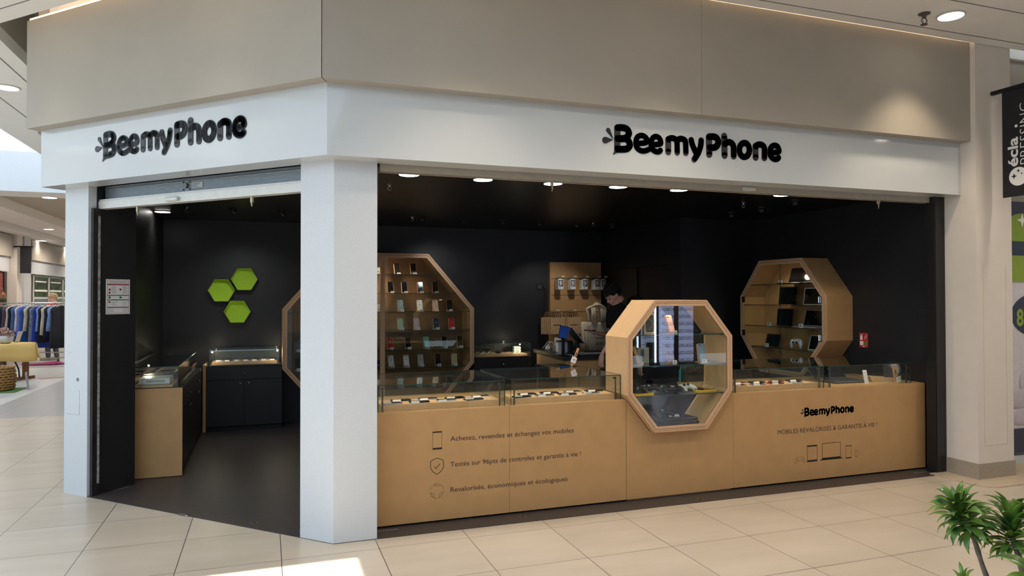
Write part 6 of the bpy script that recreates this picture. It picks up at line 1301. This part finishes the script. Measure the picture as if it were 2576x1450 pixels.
for k in range(9):
    a = k*0.7; mb = MB(); tip = (0.10*math.cos(a)+0.02, 0.10*math.sin(a), 0.50+0.03*(k % 3)); mb.tube([(0, 0, 0.12), (tip[0]*0.5, tip[1]*0.5, 0.32)], 0.004, 5); mb.tube([(tip[0]*0.5, tip[1]*0.5, 0.30), (tip[0]*0.8, tip[1]*0.8, 0.40), tip], [0.012, 0.026, 0.004], 8); mb.obj('plume', mat('pampas_beige', (206, 172, 128), 0.95, var=0.2, scale=60), t)
o = MB(TT @ T(1.12, 0.36, 0, 0.3)).rbox(-0.22, 0.12, -0.15, 0.12, 0.0, 0.12, 0.006).obj('display_crate', mat('grey_wood', (140, 130, 120), 0.6, var=0.2)); tag(o, 'greyish wooden crate of trinkets at the picture edge on the yellow table', 'crate')
o = MB(T(-4.70, 11.9, 0.0, 0.4)).box(-0.3, 0.35, -0.09, 0.09, 0.0, 0.002).obj('floor_sticker', mat('sticker_red', (176, 110, 92), 0.5, var=0.3, scale=30)); tag(o, 'flat reddish floor sticker beside the wooden table', 'sticker')

# dracaena in the near right corner
t = thing('dracaena_plant', 'glossy green dracaena with curling leaves at the bottom right corner', 'plant', T(1.45, -3.15, 0))
MB().lathe([(0.001, 0.0), (0.19, 0.0), (0.24, 0.02), (0.28, 0.46), (0.29, 0.48), (0.27, 0.48), (0.26, 0.42), (0.001, 0.42)], n=32).obj('pot', mat('planter_grey', (110, 106, 100), 0.5), t, True)
MB().lathe([(0.001, 0.425), (0.258, 0.425), (0.2, 0.435), (0.001, 0.44)], n=24).obj('soil', mat('soil', (52, 40, 30), 0.95, var=0.4, scale=80), t)
leafm = bpy.data.materials.new('dracaena_leaf'); leafm.use_nodes = True; nt = leafm.node_tree; p = nt.nodes['Principled BSDF']; g = nt.nodes.new('ShaderNodeNewGeometry'); n_ = nt.nodes.new('ShaderNodeTexNoise'); n_.inputs['Scale'].default_value = 22; r_ = nt.nodes.new('ShaderNodeValToRGB')
r_.color_ramp.elements[0].color = srgb(44, 84, 30); r_.color_ramp.elements[0].position = 0.35; r_.color_ramp.elements[1].color = srgb(128, 156, 56); r_.color_ramp.elements[1].position = 0.72
nt.links.new(g.outputs['Position'], n_.inputs['Vector']); nt.links.new(n_.outputs['Fac'], r_.inputs[0]); nt.links.new(r_.outputs[0], p.inputs['Base Color']); p.inputs['Roughness'].default_value = 0.32
leafy = mat('leaf_yellow_tip', (176, 150, 52), 0.5)
bark = mat('dracaena_bark', (112, 98, 84), 0.8, var=0.3, scale=60)
rnd = random.Random(11)
def rosette(cx, cy, cz, axis, n, L0, name='foliage', droop=1.0):
    mb = MB(); ax = Vector(axis).normalized(); q = ax.to_track_quat('Z', 'Y').to_matrix().to_4x4()
    for k in range(n):
        a = k*2.39996+rnd.uniform(-.2, .2); f = k/n; el = math.radians(82-95*f+rnd.uniform(-10, 10)); L_ = L0*rnd.uniform(0.8, 1.15)*(0.65+0.45*math.sin(pi*min(1, f*0.9+0.12))); wd = L_*0.115
        mb.L = T(cx, cy, cz) @ q @ T(0, 0, 0.10*(0.5-f)) @ Matrix.Rotation(a, 4, 'Z'); m_ = 9; vs = []; x = 0.006; z = 0; e_ = el
        curl = rnd.uniform(1.3, 2.4)*droop/m_
        for i in range(m_):
            u = i/(m_-1); ww = wd*(0.35+0.65*math.sin(pi*min(1, u*0.85+0.12)))*(1-u**6) if u < 1 else 0.0006; fold = 0.35*ww
            tw = 0.25*math.sin(u*3+k); vs += [(x, -ww, z+fold+tw*ww), (x, 0, z), (x, ww, z+fold-tw*ww)]
            x += L_/(m_-1)*math.cos(e_); z += L_/(m_-1)*math.sin(e_); e_ -= curl*(0.3+1.4*u)
        fs = []
        for i in range(m_-1): fs += [(3*i, 3*i+1, 3*i+4, 3*i+3), (3*i+1, 3*i+2, 3*i+5, 3*i+4)]
        mb.add(vs, fs); 
        if k % 5 == 0: mb.m[-1] = 1; mb.m[-2] = 1
    o_ = mb.obj(name, [leafm, leafy], t, True); md_ = o_.modifiers.new('t', 'SOLIDIFY'); md_.thickness = 0.0009
PX, PY = 1.45, -3.15
def stem(pts): MB().tube([(x-PX, y-PY, z) for x, y, z in spline(pts, 5)], [0.0072+0.0008*math.sin(i*2.1) for i in range((len(pts)-1)*5+1)], 8).obj('stem', bark, t, True)
rosette(1.380-PX, -2.962-PY, 0.922, (-0.5, 0.1, 1), 64, 0.092)
rosette(1.480-PX, -3.035-PY, 0.892, (0.25, 0.1, 1), 64, 0.100)
rosette(1.325-PX, -3.240-PY, 0.850, (0.0, -0.2, 1), 30, 0.135, droop=0.8)
rosette(1.290-PX, -3.030-PY, 0.735, (-0.2, 0.0, 1), 20, 0.05)
stem([(1.387, -2.963, 0.90), (1.405, -2.972, 0.86), (1.44, -2.985, 0.745), (1.48, -3.04, 0.58), (1.47, -3.10, 0.43)])
stem([(1.482, -3.037, 0.88), (1.50, -3.06, 0.75), (1.51, -3.12, 0.43)])
stem([(1.325, -3.24, 0.83), (1.35, -3.23, 0.65), (1.41, -3.19, 0.43)])
stem([(1.29, -3.03, 0.72), (1.32, -3.06, 0.6), (1.40, -3.12, 0.43)])
# ------------------------------------------------------------------ the opposite side of the mall, seen only in the glass
struct('wall_opposite', MB().box(-14, 14, -9.3, -9.0, 3.0, 3.9).box(-14, -6, -9.3, -9.0, 0, 3.0).box(0.2, 3.0, -9.3, -9.0, 0, 3.0), tan_wall)
struct('wall_opposite_inner', MB().box(-14, 14, -12.0, -11.9, 0, 4.0).box(-14, 14, -12, -9.3, 3.0, 3.1), mat('dim_shop_inside', (60, 58, 56), 0.7))
struct('wall_mall_right', MB().box(13.6, 14, -12, 0.4, 0, 4.0), cream_wall)
ey = thing('eyewear_display', 'lit white optician display cabinet across the mall, mirrored in the octagon glass', 'display cabinet', T(6.75, -6.6, 0) @ Matrix.Rotation(pi, 4, 'Z'))
MB().box(-0.62, 0.62, 0.02, 0.10, 0.0, 2.1).box(-0.62, 0.62, -0.3, 0.1, 0.0, 0.3).obj('cabinet_back', mat('eyewear_dark', (40, 40, 44), 0.4), ey)
for x in (-0.30, 0.14): MB().box(x-0.16, x+0.16, 0.0, 0.02, 0.36, 2.0).obj('lit_panel', mat('lit_white_panel', (220, 226, 255), 0.5, emit=(196, 206, 255), estr=3.2), ey)
MB().box(0.38, 0.40, -0.02, 0.02, 0.36, 2.0).obj('light_tube', mat('lit_tube', (255, 255, 255), emit=(230, 236, 255), estr=16), ey)
glasses_dark = mat('spectacle_black', (20, 20, 24), 0.25)
first = None; nth = ['lowest', 'second lowest', 'third', 'fourth', 'fifth', 'sixth', 'seventh', 'eighth', 'ninth', 'tenth']
for r_ in range(10):
    z = 0.42+0.14*r_
    MB().box(-0.47, 0.33, -0.10, 0.0, z-0.045, z-0.040).obj('shelf', glass_edge, ey)
    for k in range(5):
        x = -0.42+0.155*k; Mx = T(6.75, -6.6, 0) @ Matrix.Rotation(pi, 4, 'Z') @ T(x, -0.085, z-0.010, 0.08*((k+r_) % 3-1))
        lab = f'pair of dark spectacles, {ORD[k]} on the {nth[r_]} shelf of the mirrored optician display'
        if first is None:
            t = thing('eyeglasses', lab, 'eyeglasses', Mx, 'spectacles in the optician display')
            mb = MB()
            for s_ in (-1, 1): mb.tube([(0.034*s_+0.028*math.cos(a), 0, 0.022*math.sin(a)) for a in [2*pi*q/14 for q in range(14)]], 0.0038, 6, closed=True)
            mb.tube([(-0.008, 0, 0.006), (0.008, 0, 0.006)], 0.0035, 6); mb.obj('rims', glasses_dark, t)
            for s_ in (-1, 1): MB().tube([(0.062*s_, 0, 0.008), (0.066*s_, 0.04, 0.008), (0.064*s_, 0.06, -0.010)], 0.003, 6).obj('temple', glasses_dark, t)
            first = t
        else: copy_tree(first, Mx, lab)
